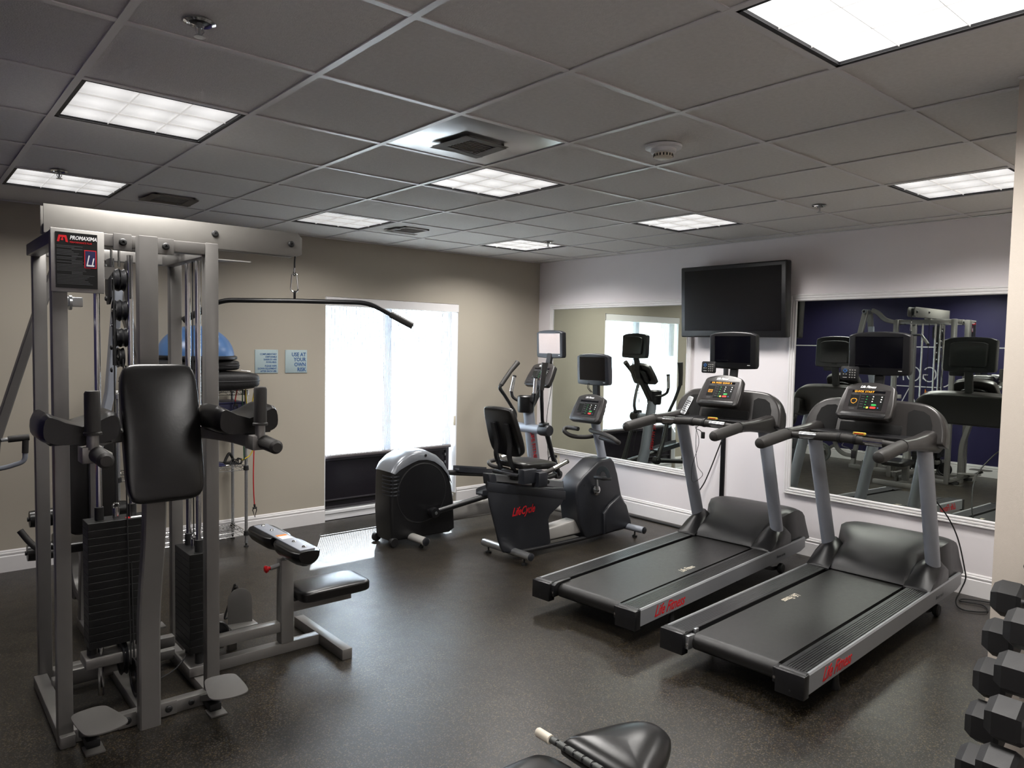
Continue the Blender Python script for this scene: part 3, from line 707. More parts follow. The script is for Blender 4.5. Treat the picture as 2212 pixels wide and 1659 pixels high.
# foot steps
for xs, ys, rz in ((-0.552, 1.335, 8), (-0.075, 1.315, -8)):
    out = [(0.0, 0.128), (0.035, 0.125), (0.062, 0.105), (0.072, 0.05), (0.078, -0.03), (0.075, -0.09), (0.05, -0.115), (0.0, -0.125), (-0.05, -0.115), (-0.075, -0.09), (-0.078, -0.03), (-0.072, 0.05), (-0.062, 0.105), (-0.035, 0.125)]
    rr = Matrix.Rotation(R(rz), 3, 'Z')
    out = [(p.x, p.y) for p in catmull([(a_, b_, 0) for a_, b_ in out], 4, closed=True)]
    MB().prism(out, (xs, ys, 0.158), rr @ X, rr @ Vector((0, 1, -0.03)), (0, 0, 0.006), bev=0.0015).build('foot_step', 'step', g, world=True)
    MB().bar([(xs, 1.53, 0.035), (xs, 1.42, 0.085), (xs, 1.32, 0.138)], 0.07, 0.03, ref=(0, 0, 1)).build('step_bracket', 'step', g, world=True)
    gb('floor_foot', (xs - 0.035, 1.385, 0.0), (xs + 0.035, 1.47, 0.008), m='step', bev=0.002)
    gb('foot_strut', (xs - 0.025, 1.43, 0.008), (xs + 0.025, 1.53, 0.04), m='rubber', bev=0.004)
# weight stacks: every plate a piece
def stack(x0, x1, y0, y1, z0, z1, n, axis):
    h = (z1 - z0) / n
    first = None
    for k in range(n):
        z = z0 + k * h
        if first is None:
            mb = MB().box((x0, y0, z), (x1, y1, z + h - 0.0014), bev=0.0010, seg=1)
            if axis == 'x': mb.box(((x0 + x1) / 2 - 0.007, y0 - 0.001, z + h * 0.35), ((x0 + x1) / 2 + 0.007, y0 + 0.001, z + h * 0.62))
            else: mb.box((x1 - 0.001, (y0 + y1) / 2 - 0.007, z + h * 0.35), (x1 + 0.001, (y0 + y1) / 2 + 0.007, z + h * 0.62))
            first = mb.build('weight_plate', 'iron', g, world=True, smooth=0)
        else:
            o = D.objects.new('weight_plate', first.data); COL.objects.link(o); o.parent = g; o.location = (0, 0, k * h)
stack(-0.505, -0.262, 1.75, 1.862, 0.285, 0.842, 17, 'x')
stack(-0.096, 0.014, 1.722, 1.952, 0.165, 0.640, 14, 'y')
for (x, y, zt, c0) in ((-0.450, 1.806, 2.01, 0.842), (-0.318, 1.806, 2.01, 0.842), (-0.041, 1.915, 2.01, 0.640), (-0.041, 1.765, 2.01, 0.640)):
    MB().tube([(x, y, 0.05), (x, y, zt)], 0.0125, 14).build('guide_rod', 'chrome', g, world=True)
    MB().lathe([(0.0185, 0.0), (0.0185, 0.055), (0.013, 0.057)], (x, y, c0), (0, 0, 1), n=16).build('rod_bushing', 'rubber', g, world=True)
for x, y, z in ((-0.384, 1.806, 0.842), (-0.041, 1.84, 0.640)):
    MB().tube([(x, y, z - 0.02), (x, y, z + 0.045)], 0.014, 12).build('selector_stem', 'chrome', g, world=True)
    MB().tube(catmull([(x + 0.012 * math.cos(a), y, z + 0.052 + 0.014 * math.sin(a)) for a in [k * PI / 4 for k in range(8)]], 3, closed=True), 0.0035, 6, closed=True).build('cable_shackle', 'chrome', g, world=True)
gb('warning_label', (-0.335, 1.757, 0.8422), (-0.27, 1.785, 0.8428), m='white_ink', bev=0)
gb('warning_band', (-0.352, 1.757, 0.8423), (-0.335, 1.785, 0.8430), m='red_ink', bev=0)
gb('stack_base', (-0.52, 1.74, 0.20), (-0.25, 1.87, 0.245)); gb('stack_base', (-0.10, 1.72, 0.055), (0.02, 1.96, 0.10))
for x in (-0.485, -0.285): MB().tube([(x, 1.806, 0.245), (x, 1.806, 0.285)], 0.02, 12).build('stack_buffer', 'rubber', g, world=True)
for y in (1.765, 1.915): MB().tube([(-0.041, y, 0.10), (-0.041, y, 0.165)], 0.02, 12).build('stack_buffer', 'rubber', g, world=True)
gb('stack_leg', (-0.50, 1.85, 0.17), (-0.46, 1.89, 0.2)); gb('stack_leg', (-0.30, 1.85, 0.05), (-0.26, 1.89, 0.2))
# low cross tubes inside the tower
gb('cross_tube', (-0.603, 1.86, 0.118), (-0.357, 1.91, 0.17)); gb('cross_tube', (-0.603, 2.03, 0.03), (-0.30, 2.08, 0.075))
gb('cross_tube', (-0.302, 1.98, 0.12), (-0.09, 2.03, 0.172)); gb('cross_tube', (-0.302, 2.05, 0.03), (-0.07, 2.10, 0.078))
# pulleys: disc with grooved rim, axis x
def pulley(x, y, z, r, ax=(1, 0, 0), w=0.022, cover=False):
    a = Vector(ax)
    p = MB().lathe([(0.0, -w * .5), (r * 0.3, -w * .5), (r * 0.34, -w * .3), (r * 0.8, -w * .3), (r * 0.86, -w * .5), (r, -w * .5), (r * 0.86, 0), (r, w * .5), (r * 0.86, w * .5), (r * 0.8, w * .3), (r * 0.34, w * .3), (r * 0.3, w * .5), (0, w * .5)], (x, y, z), a, n=28).build('pulley', 'black', g, world=True)
    MB().lathe([(0.008, -w * .8), (0.008, w * .8), (0, w * .8)], (x, y, z), a, n=10).build('axle', 'chrome', p, world=True)
    return p
for x, y, z, r in ((-0.372, 1.84, 1.90, 0.050), (-0.345, 1.84, 1.90, 0.050), (-0.366, 1.84, 1.765, 0.048), (-0.342, 1.84, 1.765, 0.048), (-0.362, 1.84, 1.645, 0.044), (-0.340, 1.84, 1.645, 0.044), (-0.352, 1.84, 1.555, 0.045),
                   (-0.365, 1.80, 0.205, 0.080), (-0.335, 1.68, 0.145, 0.085), (0.43, 1.859, 2.137, 0.050), (-0.041, 1.859, 2.135, 0.045), (-0.33, 1.859, 2.12, 0.04)):
    pulley(x, y, z, r, (1, 0, 0) if x < 0.4 and z < 2.1 else (0, 1, 0))
for x in (-0.398, -0.322): MB().prism([(-0.05, 0.0), (-0.05, -0.17), (-0.015, -0.20), (0.03, -0.20), (0.06, -0.15), (0.06, -0.02), (0.03, 0.0)], (x, 1.84, 1.99), Y, Z, (0.006, 0, 0), bev=0.001).build('pulley_bracket', 'black', g, world=True)
MB().prism([(-0.025, 0.0), (-0.025, -0.27), (0.025, -0.27), (0.025, 0.0)], (-0.378, 1.84, 1.79), Y, Z, (0.005, 0, 0)).build('pulley_strap', 'rubber', g, world=True)
for x in (-0.392, -0.362): MB().tube([(x, 1.80, 2.03), (x, 1.80, 1.955)], 0.0055, 8).build('hanger_rod', 'chrome', g, world=True)
for z in (1.955, 1.815, 1.60, 1.50): bolt(-0.404 if z > 1.8 else -0.385, 1.84, z, (-1, 0, 0), r=0.011)
bolt(-0.383, 1.84, 1.70, (-1, 0, 0), r=0.009, m='chrome')
# cables
def cable(pts, name='steel_cable', r=0.0032, m='rubber'):
    MB().tube(pts, r, 7).build(name, m, g, world=True)
cable([(-0.384, 1.806, 0.90), (-0.384, 1.80, 1.99)]); cable([(-0.352, 1.70, 0.20), (-0.352, 1.79, 1.55)]); cable([(-0.335, 1.72, 0.22), (-0.335, 1.82, 1.52)])
cable([(-0.041, 1.84, 0.70), (-0.041, 1.84, 2.10)]); cable([(-0.041, 1.859, 2.182), (0.43, 1.859, 2.189)])
cable(catmull([(0.43, 1.859, 2.189), (0.466, 1.859, 2.172), (0.480, 1.859, 2.137), (0.474, 1.859, 2.06), (0.473, 1.859, 2.02)], 4), r=0.0045)
cable(catmull([(-0.31, 1.70, 0.08), (-0.15, 1.76, 0.10), (-0.05, 1.84, 0.16)], 4))
# instruction placard
gb('placard_plate', (-0.662, 1.508, 1.818), (-0.478, 1.516, 2.062), m='pewter', bev=0.003)
pc = gb('placard', (-0.646, 1.5055, 1.834), (-0.503, 1.508, 2.048), m='iron', bev=0)
text('placard_brand', 'PROMAXIMA', 0.0205, (-0.598, 1.505, 2.022), X, Z, 'white_ink', pc, world=True, shear=0.25, sx=0.78, bold=0.0006)
text('placard_series', 'PERFORMANCE PLUS', 0.0095, (-0.598, 1.505, 2.008), X, Z, 'red_ink', pc, world=True, sx=0.85)
lg = MB().prism([(0, 0), (0.008, 0), (0.012, 0.018), (0.017, 0.018), (0.013, 0.006), (0.022, 0.006), (0.0205, 0.018), (0.026, 0.018), (0.030, 0), (0.038, 0), (0.032, 0.026), (0.006, 0.026)], (-0.641, 1.5055, 2.010), X, Z, (0, -0.0006, 0))
lg.build('placard_emblem', 'red_ink', pc, world=True, smooth=0)
lines = MB(); rnd = random.Random(3)
z = 1.995
while z > 1.845:
    x1 = -0.642 + rnd.uniform(0.05, 0.075) if 1.935 < z < 1.99 else -0.642 + rnd.uniform(0.075, 0.13)
    if rnd.random() < 0.22: lines.box((-0.592, 1.505, z), (-0.555, 1.5056, z + 0.0028))
    else: lines.box((-0.642, 1.505, z), (x1, 1.5056, z + 0.0022))
    z -= 0.0056
lines.build('placard_print', 'grey_ink', pc, world=True, smooth=0)['kind'] = 'stuff'
gb('placard_picture', (-0.549, 1.5045, 1.915), (-0.507, 1.5056, 1.985), m='red_ink', bev=0)
gb('placard_picture_ground', (-0.546, 1.504, 1.918), (-0.510, 1.5046, 1.982), m='navy', bev=0)
pp = MB().bar([(-0.54, 1.5036, 1.925), (-0.532, 1.5036, 1.965)], 0.004, 0.001, ref=(0, 1, 0)).bar([(-0.522, 1.5036, 1.925), (-0.516, 1.5036, 1.955)], 0.004, 0.001, ref=(0, 1, 0)).box((-0.542, 1.5033, 1.922), (-0.515, 1.504, 1.928))
pp.build('placard_drawing', 'white_ink', pc, world=True, smooth=0)
MB().prism([(0, 0), (0.05, 0), (0.02, -0.05), (0, -0.05)], (-0.478, 1.55, 1.93), X, Z, (0, 0.006, 0)).build('placard_gusset', 'silver', g, world=True, smooth=0)
MB().prism([(0, 0), (0.12, 0), (0.0, 0.17)], (-0.024, 1.60, 2.008), Y, X, (0, 0, -0.005)).build('gusset', 'pewter', g, world=True, smooth=0)

# lat seat station along +x
gb('low_beam', (-0.024, 1.833, 0.0), (0.61, 1.888, 0.055)); gb('floor_crossbar', (0.607, 1.565, 0.0), (0.664, 2.155, 0.056))
gb('upper_beam', (-0.024, 1.833, 0.118), (0.392, 1.888, 0.170))
gb('seat_post', (0.392, 1.826, 0.055), (0.460, 1.894, 0.50)); gb('seat_arm', (0.455, 1.832, 0.212), (0.80, 1.888, 0.268))
MB().box((0.415, 1.84, 0.50), (0.452, 1.88, 0.585), bev=0.003).build('knee_post', 'alu', g, world=True)
MB().pad((0.672, 1.86, 0.302), (0.405, 0.265, 0.062), n=14, p=7, puff=0.35).build('seat_pad', 'vinyl', g, world=True)
kr = rotm('Y', 0)
gb('knee_plate', (0.372, 1.56, 0.612), (0.452, 2.16, 0.620), m='silver_dark', bev=0.002)
for yc in (1.685, 2.035):
    rows = []
    for i in range(11):
        t = i / 10; y = yc - 0.15 + 0.30 * t; e = (1 - abs(2 * t - 1) ** 7) ** 0.25 if 0 < t < 1 else 0.72
        rows.append([Vector((0.41 + 0.075 * e * math.cos(a) * (0.9 + 0.1 * abs(math.cos(a))), y, 0.604 + (0.012 if math.sin(a) > 0 else 0.075 * e) * math.copysign(abs(math.sin(a)) ** 0.8, math.sin(a)))) for a in [2 * PI * k / 20 for k in range(20)]])
    MB().grid(rows, closed_u=True, caps=True).build('knee_pad', 'vinyl', g, world=True, smooth=50)
for y in (1.60, 1.72, 2.00, 2.12): bolt(0.412, y, 0.620, (0, 0, 1), r=0.012, m='chrome')
gb('knee_warning_label', (0.385, 1.80, 0.6202), (0.44, 1.86, 0.6208), m='white_ink', bev=0); gb('knee_warning_band', (0.385, 1.86, 0.6202), (0.44, 1.89, 0.6208), m='orange', bev=0)
MB().tube([(0.395, 1.86, 0.47), (0.345, 1.86, 0.462)], 0.0125, 12).build('pin_barrel', 'alu', g, world=True)
MB().lathe([(0.009, 0.0), (0.010, 0.010), (0.017, 0.016), (0.020, 0.026), (0.014, 0.032), (0.0, 0.033)], (0.347, 1.86, 0.462), (-1, 0, -0.1), n=18).build('pull_pin_knob', 'red_plastic', g, world=True, label='red pull pin knob')
# low row foot plates
def rowplate(x, y, rz, tilt_):
    rr = Matrix.Rotation(R(rz), 3, 'Z') @ Matrix.Rotation(R(tilt_), 3, 'X')
    out = [(-0.062, 0), (0.062, 0), (0.062, 0.10)] + [(0.062 * math.cos(R(a)), 0.12 + 0.062 * math.sin(R(a))) for a in range(0, 181, 20)] + [(-0.062, 0.10)]
    MB().prism(out, (x, y, 0.13), rr @ X, rr @ Z, (rr @ Y) * 0.005, bev=0.001).build('foot_plate', 'step', g, world=True)
    MB().box((x - 0.065, y - 0.06, 0.118), (x + 0.075, y + 0.02, 0.128), bev=0.002).build('foot_plate_ledge', 'silver', g, world=True)
rowplate(0.262, 2.06, -14, -8); rowplate(-0.13, 2.32, -10, -8)
gb('foot_plate_beam', (-0.02, 2.02, 0.07), (0.31, 2.07, 0.118)); gb('foot_plate_post', (0.19, 2.03, 0.0), (0.235, 2.065, 0.07)); gb('foot_plate_post', (-0.15, 2.27, 0.0), (-0.11, 2.31, 0.12))
pulley(0.10, 1.93, 0.16, 0.055, (0.3, 1, 0))
gb('pulley_cheek', (0.06, 1.955, 0.06), (0.14, 1.96, 0.24), bev=0.002)
MB().tube([(0.10, 2.10, 0.175), (0.125, 2.15, 0.165)], 0.012, 10).build('row_cable_end', 'chrome', g, world=True)

# press station behind the tower (+y)
gb('station_beam', (-0.36, 2.255, 0.0), (-0.30, 2.90, 0.055))
MB().bar([(-0.33, 2.86, 0.0), (-0.33, 2.83, 0.25), (-0.33, 2.78, 0.47)], 0.055, 0.055, ref=(0, 1, 0.01)).build('seat_stem', 'silver', g, world=True)
MB().bar(catmull([(-0.33, 2.85, 0.17), (-0.33, 2.98, 0.18), (-0.33, 3.08, 0.25), (-0.33, 3.14, 0.40), (-0.33, 3.15, 0.52)], 6), 0.05, 0.05, ref=(1, 0, 0.001)).build('leg_frame', 'silver', g, world=True)
MB().pad((-0.33, 2.84, 0.51), (0.28, 0.36, 0.06), n=12, p=6, puff=0.3).build('press_seat_pad', 'vinyl', g, world=True)
MB().pad((-0.33, 2.60, 0.86), (0.245, 0.52, 0.055), rotm('X', 86), n=14, p=7, puff=0.3).build('press_back_pad', 'vinyl', g, world=True)
gb('press_back_post', (-0.352, 2.52, 0.05), (-0.300, 2.565, 1.16))
gb('press_beam', (-0.352, 2.255, 1.02), (-0.300, 2.53, 1.07), m='pewter')
MB().bar(catmull([(-0.33, 2.25, 2.035), (-0.33, 2.36, 2.04), (-0.33, 2.50, 2.08), (-0.33, 2.60, 2.17), (-0.33, 2.68, 2.21)], 6), 0.055, 0.055, ref=(1, 0, 0.001)).build('arch_tube', 'silver', g, world=True)
MB().lathe([(0.03, -0.12), (0.03, 0.12), (0, 0.12)], (-0.33, 2.74, 2.19), (1, 0, 0), n=18).build('press_pivot', 'silver_dark', g, world=True)
for x in (-0.455, -0.205): bolt(x, 2.74, 2.19, (math.copysign(1, x + 0.33), 0, 0), r=0.016)
for s in (-1, 1):
    MB().bar([(-0.33 + s * 0.06, 2.74, 2.20), (-0.33 + s * 0.215, 2.76, 1.75), (-0.33 + s * 0.40, 2.80, 1.10), (-0.33 + s * 0.41, 2.80, 1.0)], 0.045, 0.07, ref=(0, 1, 0)).build('press_arm', 'silver', g, world=True)
    xa = -0.33 + s * 0.38; xb = -0.33 + s * 0.262
    MB().tube([(xa, 2.76, 1.105), (xb, 2.76, 1.112)], 0.010, 10).build('press_handle_bar', 'alu', g, world=True)
    MB().tube([(xa - s * 0.03, 2.76, 1.107), (xb - s * 0.004, 2.76, 1.112)], 0.017, 14).build('press_grip', 'foam', g, world=True)
    MB().tube([(xb + s * 0.012, 2.76, 1.10), (xb + s * 0.014, 2.765, 1.03)], 0.015, 12).build('press_grip', 'foam', g, world=True)
    MB().tube(fillet([(xb + s * 0.014, 2.765, 1.04), (xb + s * 0.014, 2.77, 0.985), (xb + s * 0.10, 2.79, 0.955), (xa + s * 0.06, 2.80, 0.95)], 0.03), 0.0125, 12).build('press_handle_bar', 'silver_dark', g, world=True)
gb('pivot_arm', (-0.49, 2.60, 1.80), (-0.36, 2.65, 1.85), m='alu'); MB().lathe([(0.0, 0), (0.038, 0), (0.038, 0.012), (0, 0.012)], (-0.425, 2.60, 1.82), (1, 0, 0), n=20).build('pivot_disc', 'alu', g, world=True)
MB().bar([(-0.185, 2.62, 1.98), (-0.235, 2.62, 1.35), (-0.30, 2.60, 1.05)], 0.04, 0.07, ref=(0, 1, 0)).build('lever_arm', 'silver_dark', g, world=True)
# leg extension rollers and seat handles
for z, y in ((0.635, 2.95), (0.42, 3.06)):
    for s in (-1, 1):
        MB().lathe([(0.0, 0.0), (0.036, 0.004), (0.048, 0.02), (0.05, 0.10), (0.045, 0.165), (0.0, 0.168)], (-0.33 + s * 0.075, y, z), (s, 0, 0), n=20).build('roller_pad', 'vinyl', g, world=True)
    MB().tube([(-0.580, y, z), (-0.080, y, z)], 0.012, 10).build('roller_axle', 'rubber', g, world=True)
for s in (-1, 1):
    MB().tube(catmull([(-0.33 + s * 0.14, 2.78, 0.47), (-0.33 + s * 0.20, 2.80, 0.485), (-0.33 + s * 0.25, 2.83, 0.53), (-0.33 + s * 0.295, 2.86, 0.60)], 5), 0.0165, 12).build('seat_handle', 'foam', g, world=True)

# lat bar hanging on a snap hook
lb = thing('lat_bar', 'long black pulldown bar with angled ends hanging in front of the window', 'bar', (0.473, 1.86, 1.85))
def LB(q, z): return Vector((0.473 + q * math.cos(R(38)), 1.86 - q * math.sin(R(38)), z))
MB().tube(fillet([LB(-0.565, 1.742), LB(-0.375, 1.848), LB(0, 1.852), LB(0.385, 1.850), LB(0.612, 1.735)], 0.06, 6), 0.0125, 14).build('bar_tube', 'black', lb, world=True)
for q0, q1, z0, z1 in ((-0.568, -0.46, 1.740, 1.800), (0.615, 0.50, 1.7335, 1.792)):
    MB().tube([LB(q0, z0), LB(q1, z1)], 0.0175, 16).build('bar_grip', 'foam', lb, world=True)
MB().box((0.469, 1.852, 1.858), (0.479, 1.868, 1.905), bev=0.003).build('bar_lug', 'black', lb, world=True)
sh_ = thing('snap_hook', 'chrome snap hook joining the pulldown bar to its cable', 'carabiner', (0.473, 1.86, 1.95))
MB().tube(catmull([(0.473 + x, 1.86, 1.955 + z_) for x, z_ in ((0, 0.038), (0.012, 0.034), (0.014, 0.022), (0.019, -0.03), (0.018, -0.048), (0.0, -0.060), (-0.018, -0.048), (-0.019, -0.03), (-0.014, 0.022), (-0.012, 0.034))], 4, closed=True), 0.0038, 8, closed=True).build('hook_body', 'chrome', sh_, world=True)
MB().tube([(0.473, 1.86, 2.022), (0.473, 1.86, 1.998)], 0.0055, 8).build('cable_ferrule', 'chrome', sh_, world=True)
MB().tube(catmull([(0.473 + 0.006 * math.cos(a), 1.86, 1.994 + 0.012 * math.sin(a)) for a in [k * PI / 4 for k in range(8)]], 3, closed=True), 0.0025, 6, closed=True).build('cable_eye', 'rubber', sh_, world=True)

# row handle standing behind the foot plate
rh = thing('row_handle', 'black triangular row handle standing behind the low foot plate', 'handle', (0.24, 2.42, 0.0))
yh = 2.42
for pts in (((0.215, 0.235), (0.262, 0.075), (0.185, 0.085)), ((0.362, 0.225), (0.418, 0.065), (0.30, 0.030))):
    a, b, c = [Vector((p[0], yh, p[1])) for p in pts]
    MB().tube(fillet([a, b, c, a], 0.012, 3), 0.006, 8).build('handle_loop', 'rubber', rh, world=True)
    MB().tube([a * 0.92 + b * 0.08, a * 0.1 + b * 0.9], 0.0135, 12).build('handle_grip', 'foam', rh, world=True)
MB().tube([(0.185, yh, 0.085), (0.20, yh, 0.015), (0.27, yh, 0.030)], 0.006, 8).build('handle_loop', 'rubber', rh, world=True)
MB().tube([(0.165, yh - 0.02, 0.045), (0.215, yh, 0.055)], 0.012, 10).build('swivel', 'chrome', rh, world=True)
# ------------------------------------------------------------------ shared cardio parts (local frame: x forward, y left)
class Fr:
    """tilted face frame: u to the user's right, v up the face, n towards the user"""
    def __init__(s, o, tilt):
        s.o = Vector(o); t = R(tilt); s.u = Vector((0, -1, 0)); s.v = Vector((math.sin(t), 0, math.cos(t))); s.n = s.u.cross(s.v)
    def p(s, u, v, n=0.0): return s.o + s.u * u + s.v * v + s.n * n
def face_box(mb, F, u0, u1, v0, v1, n0, n1, bev=0.0, r=None):
    poly = rrect(u1 - u0, v1 - v0, r, 4, (u0 + u1) / 2, (v0 + v1) / 2) if r else [(u0, v0), (u1, v0), (u1, v1), (u0, v1)]
    mb.prism(poly, F.p(0, 0, n0), F.u, F.v, F.n * (n1 - n0), bev=bev); return mb
def console(par, o, tilt, msg, matrix='grid', lit=True):
    F = Fr(o, tilt)
    W2, H2 = 0.165, 0.128
    out = [(-W2 + 0.03, -H2), (W2 - 0.03, -H2)] + [(W2 - 0.03 + 0.03 * math.sin(R(a)), -H2 + 0.03 - 0.03 * math.cos(R(a))) for a in (25, 50, 75, 90)]
    out += [(W2 - 0.002, -0.02), (W2 - 0.018, 0.085), (W2 - 0.026, 0.098)] + [(u, 0.128 - 0.026 * (u / (W2 - 0.03)) ** 2) for u in (0.12, 0.08, 0.04, 0.0)]
    half = out[1:]; left = [(-u, v) for u, v in half if u > 0.001][::-1]
    poly = half + left
    body = MB().prism(poly, F.p(0, 0, -0.052), F.u, F.v, F.n * 0.052, bev=0.010, seg=3).build('console', 'gunmetal', par)
    bk = MB().prism([(u * 0.62, v * 0.62) for u, v in poly], F.p(0, -0.005, -0.085), F.u, F.v, F.n * 0.036, bev=0.008).build('console_back', 'black', body)
    face_box(MB(), F, -0.128, 0.128, -0.085, 0.072, 0.0002, 0.0012, r=0.006).build('face_film', 'face', body, smooth=0)
    face_box(MB(), F, -0.098, 0.098, 0.048, 0.064, 0.0012, 0.002, r=0.003).build('message_window', 'screen_off', body, smooth=0)
    face_box(MB(), F, -0.100, -0.048, -0.052, 0.030, 0.0012, 0.0018, r=0.002).build('program_window', 'face_dark', body, smooth=0)
    face_box(MB(), F, -0.040, 0.100, -0.072, 0.034, 0.0012, 0.0017, r=0.002).build('key_panel', 'face_dark', body, smooth=0)
    mb = MB(); mb.prism(rrect(0.265, 0.026, 0.012, 4, 0, -0.107), F.p(0, 0, 0.0), F.u, F.v, F.n * 0.004, bev=0.0015); mb.build('tray_lip', 'black', body)
    text('console_lettering', 'Life Fitness', 0.024, F.p(-0.058, 0.083, 0.0003), F.u, F.v, 'white_ink', body, ext=0.0012, shear=0.4, sx=0.85, bold=0.0006)
    if msg:
        text('message_text', msg, 0.0165, F.p(-0.085, 0.0502, 0.0021), F.u, F.v, 'amber', body, ext=0.0004, sx=1.0, bold=0.0004, spacing=1.15)
    mm = MB()
    if matrix == 'grid':
        for a in range(6):
            for b in range(4):
                if a in (0, 5) or b in (0, 3): face_box(mm, F, -0.092 + a * 0.006, -0.088 + a * 0.006, -0.026 + b * 0.0065, -0.0225 + b * 0.0065, 0.0019, 0.0023)
                elif (a + b) % 2: face_box(mm, F, -0.092 + a * 0.006, -0.088 + a * 0.006, -0.026 + b * 0.0065, -0.0225 + b * 0.0065, 0.0019, 0.0023)
        mm.build('led_matrix', 'amber', body, smooth=0)
    elif matrix == 'ring':
        for k in range(14):
            a = 2 * PI * k / 14; u, v = -0.074 + 0.017 * math.cos(a), -0.010 + 0.017 * math.sin(a) * (1 - 0.25 * math.sin(a))
            face_box(mm, F, u - 0.0022, u + 0.0022, v - 0.0022, v + 0.0022, 0.0019, 0.0023)
        mm.build('led_matrix', 'amber', body, smooth=0)
    tick = MB(); rn = random.Random(5)
    for k in range(4):
        face_box(tick, F, -0.09 + k * 0.05, -0.068 + k * 0.05, 0.0665, 0.0685, 0.0013, 0.0016); face_box(tick, F, -0.09 + k * 0.05, -0.07 + k * 0.05, 0.0425, 0.0445, 0.0013, 0.0016)
    face_box(tick, F, -0.098, -0.060, 0.0335, 0.0360, 0.0013, 0.0016); face_box(tick, F, -0.036, -0.006, 0.0360, 0.0385, 0.0013, 0.0016)
    for k in range(5):
        face_box(tick, F, -0.098 + rn.uniform(0, .01), -0.060, -0.064 - k * 0.0035, -0.0625 - k * 0.0035, 0.0013, 0.0016) if k < 3 else None
        face_box(tick, F, -0.034, -0.016, 0.020 - k * 0.018, 0.0222 - k * 0.018, 0.0018, 0.0021)
    tick.build('small_print', 'grey_ink' if not lit else 'plate_grey', body, smooth=0)['kind'] = 'stuff'
    def key(u, v, w, h, m, nm='key'):
        face_box(MB(), F, u - w / 2, u + w / 2, v - h / 2, v + h / 2, 0.0016, 0.0036, r=min(w, h) * 0.42).build(nm, m, body)
    for k in range(5): key(0.0, 0.020 - k * 0.019, 0.008, 0.0045, 'green')
    for k in range(3): key(0.036, 0.022 - k * 0.017, 0.007, 0.007, 'white_ink' if k != 1 else 'ivory'); key(0.086, 0.022 - k * 0.017, 0.007, 0.007, 'white_ink')
    key(0.050, -0.036, 0.030, 0.013, 'green', 'start_key'); key(0.048, -0.055, 0.034, 0.014, 'red_b', 'stop_key')
    if matrix != 'none': key(0.016, -0.056, 0.014, 0.014, 'yellow_b')
    key(0.078, -0.055, 0.008, 0.008, 'blue_ink')
    return F, body
def screen(par, o, tilt, m='screen_off', w=0.365, h=0.275):
    F = Fr(o, tilt)
    out = []
    n = 9
    for k in range(n + 1):
        u = w / 2 - w * k / n; out.append((u, h / 2 - 0.014 * (2 * u / w) ** 2 - (0.010 if k in (0, n) else 0)))
    out += [(-w / 2 - 0.003, h / 2 - 0.035), (-w / 2 - 0.003, -h / 2 + 0.03), (-w / 2, -h / 2 + 0.018)]
    for k in range(n + 1):
        u = -w / 2 + 0.008 + (w - 0.016) * k / n; out.append((u, -h / 2 + 0.006 * (2 * u / w) ** 2))
    out += [(w / 2, -h / 2 + 0.018), (w / 2 + 0.003, -h / 2 + 0.03), (w / 2 + 0.003, h / 2 - 0.035)]
    b = MB().prism(out, F.p(0, 0, -0.055), F.u, F.v, F.n * 0.055, bev=0.008, seg=3)
    b = b.build('monitor', 'char' if m != 'screen_dark' else 'black', par)
    MB().prism([(u * 0.72, v * 0.72) for u, v in out], F.p(0, 0, -0.078), F.u, F.v, F.n * 0.025, bev=0.01).build('monitor_back', 'black', b)
    face_box(MB(), F, -0.142, 0.142, -0.090, 0.106, -0.001, 0.0006, r=0.003).build('monitor_screen', 'screen_off' if m == 'screen_dark' else m, b, smooth=0)
    fr = MB()
    for a in ((-0.146, -0.142, -0.094, 0.110), (0.142, 0.146, -0.094, 0.110), (-0.142, 0.142, 0.106, 0.110), (-0.142, 0.142, -0.094, -0.090)): face_box(fr, F, a[0], a[1], a[2], a[3], -0.001, 0.0016)
    fr.build('screen_rim', 'black', b, smooth=0)
    face_box(MB(), F, 0.118, 0.140, -0.108, -0.104, 0.0, 0.0008).build('maker_mark', 'white_ink', b, smooth=0)
    return F, b
def keypad(par, o, tilt):
    F = Fr(o, tilt)
    b = face_box(MB(), F, -0.056, 0.056, -0.044, 0.042, -0.018, 0.0, bev=0.003, r=0.012).build('keypad', 'black', par)
    for r_ in range(4):
        for c in range(3): face_box(MB(), F, 0.0 + c * 0.0155, 0.008 + c * 0.0155, 0.015 - r_ * 0.0155, 0.0225 - r_ * 0.0155, 0.0, 0.0018, r=0.002).build('keypad_button', 'grille', b, smooth=0)
    pd = MB()
    for a in range(4):
        c, s = math.cos(R(a * 90)), math.sin(R(a * 90)); u, v = -0.026 + c * 0.009, 0.014 + s * 0.009
        face_box(pd, F, u - 0.004 - abs(s) * 0.002, u + 0.004 + abs(s) * 0.002, v - 0.004 - abs(c) * 0.002, v + 0.004 + abs(c) * 0.002, 0.0, 0.002)
    pd.build('direction_pad', 'blue_ink', b, smooth=0)
    for u, v in ((-0.034, -0.008), (-0.018, -0.008)): face_box(MB(), F, u - 0.004, u + 0.004, v - 0.003, v + 0.003, 0, 0.0018).build('keypad_button', 'grille', b, smooth=0)
    face_box(MB(), F, -0.038, -0.012, -0.030, -0.0275, 0, 0.0008).build('maker_mark', 'white_ink', b, smooth=0)

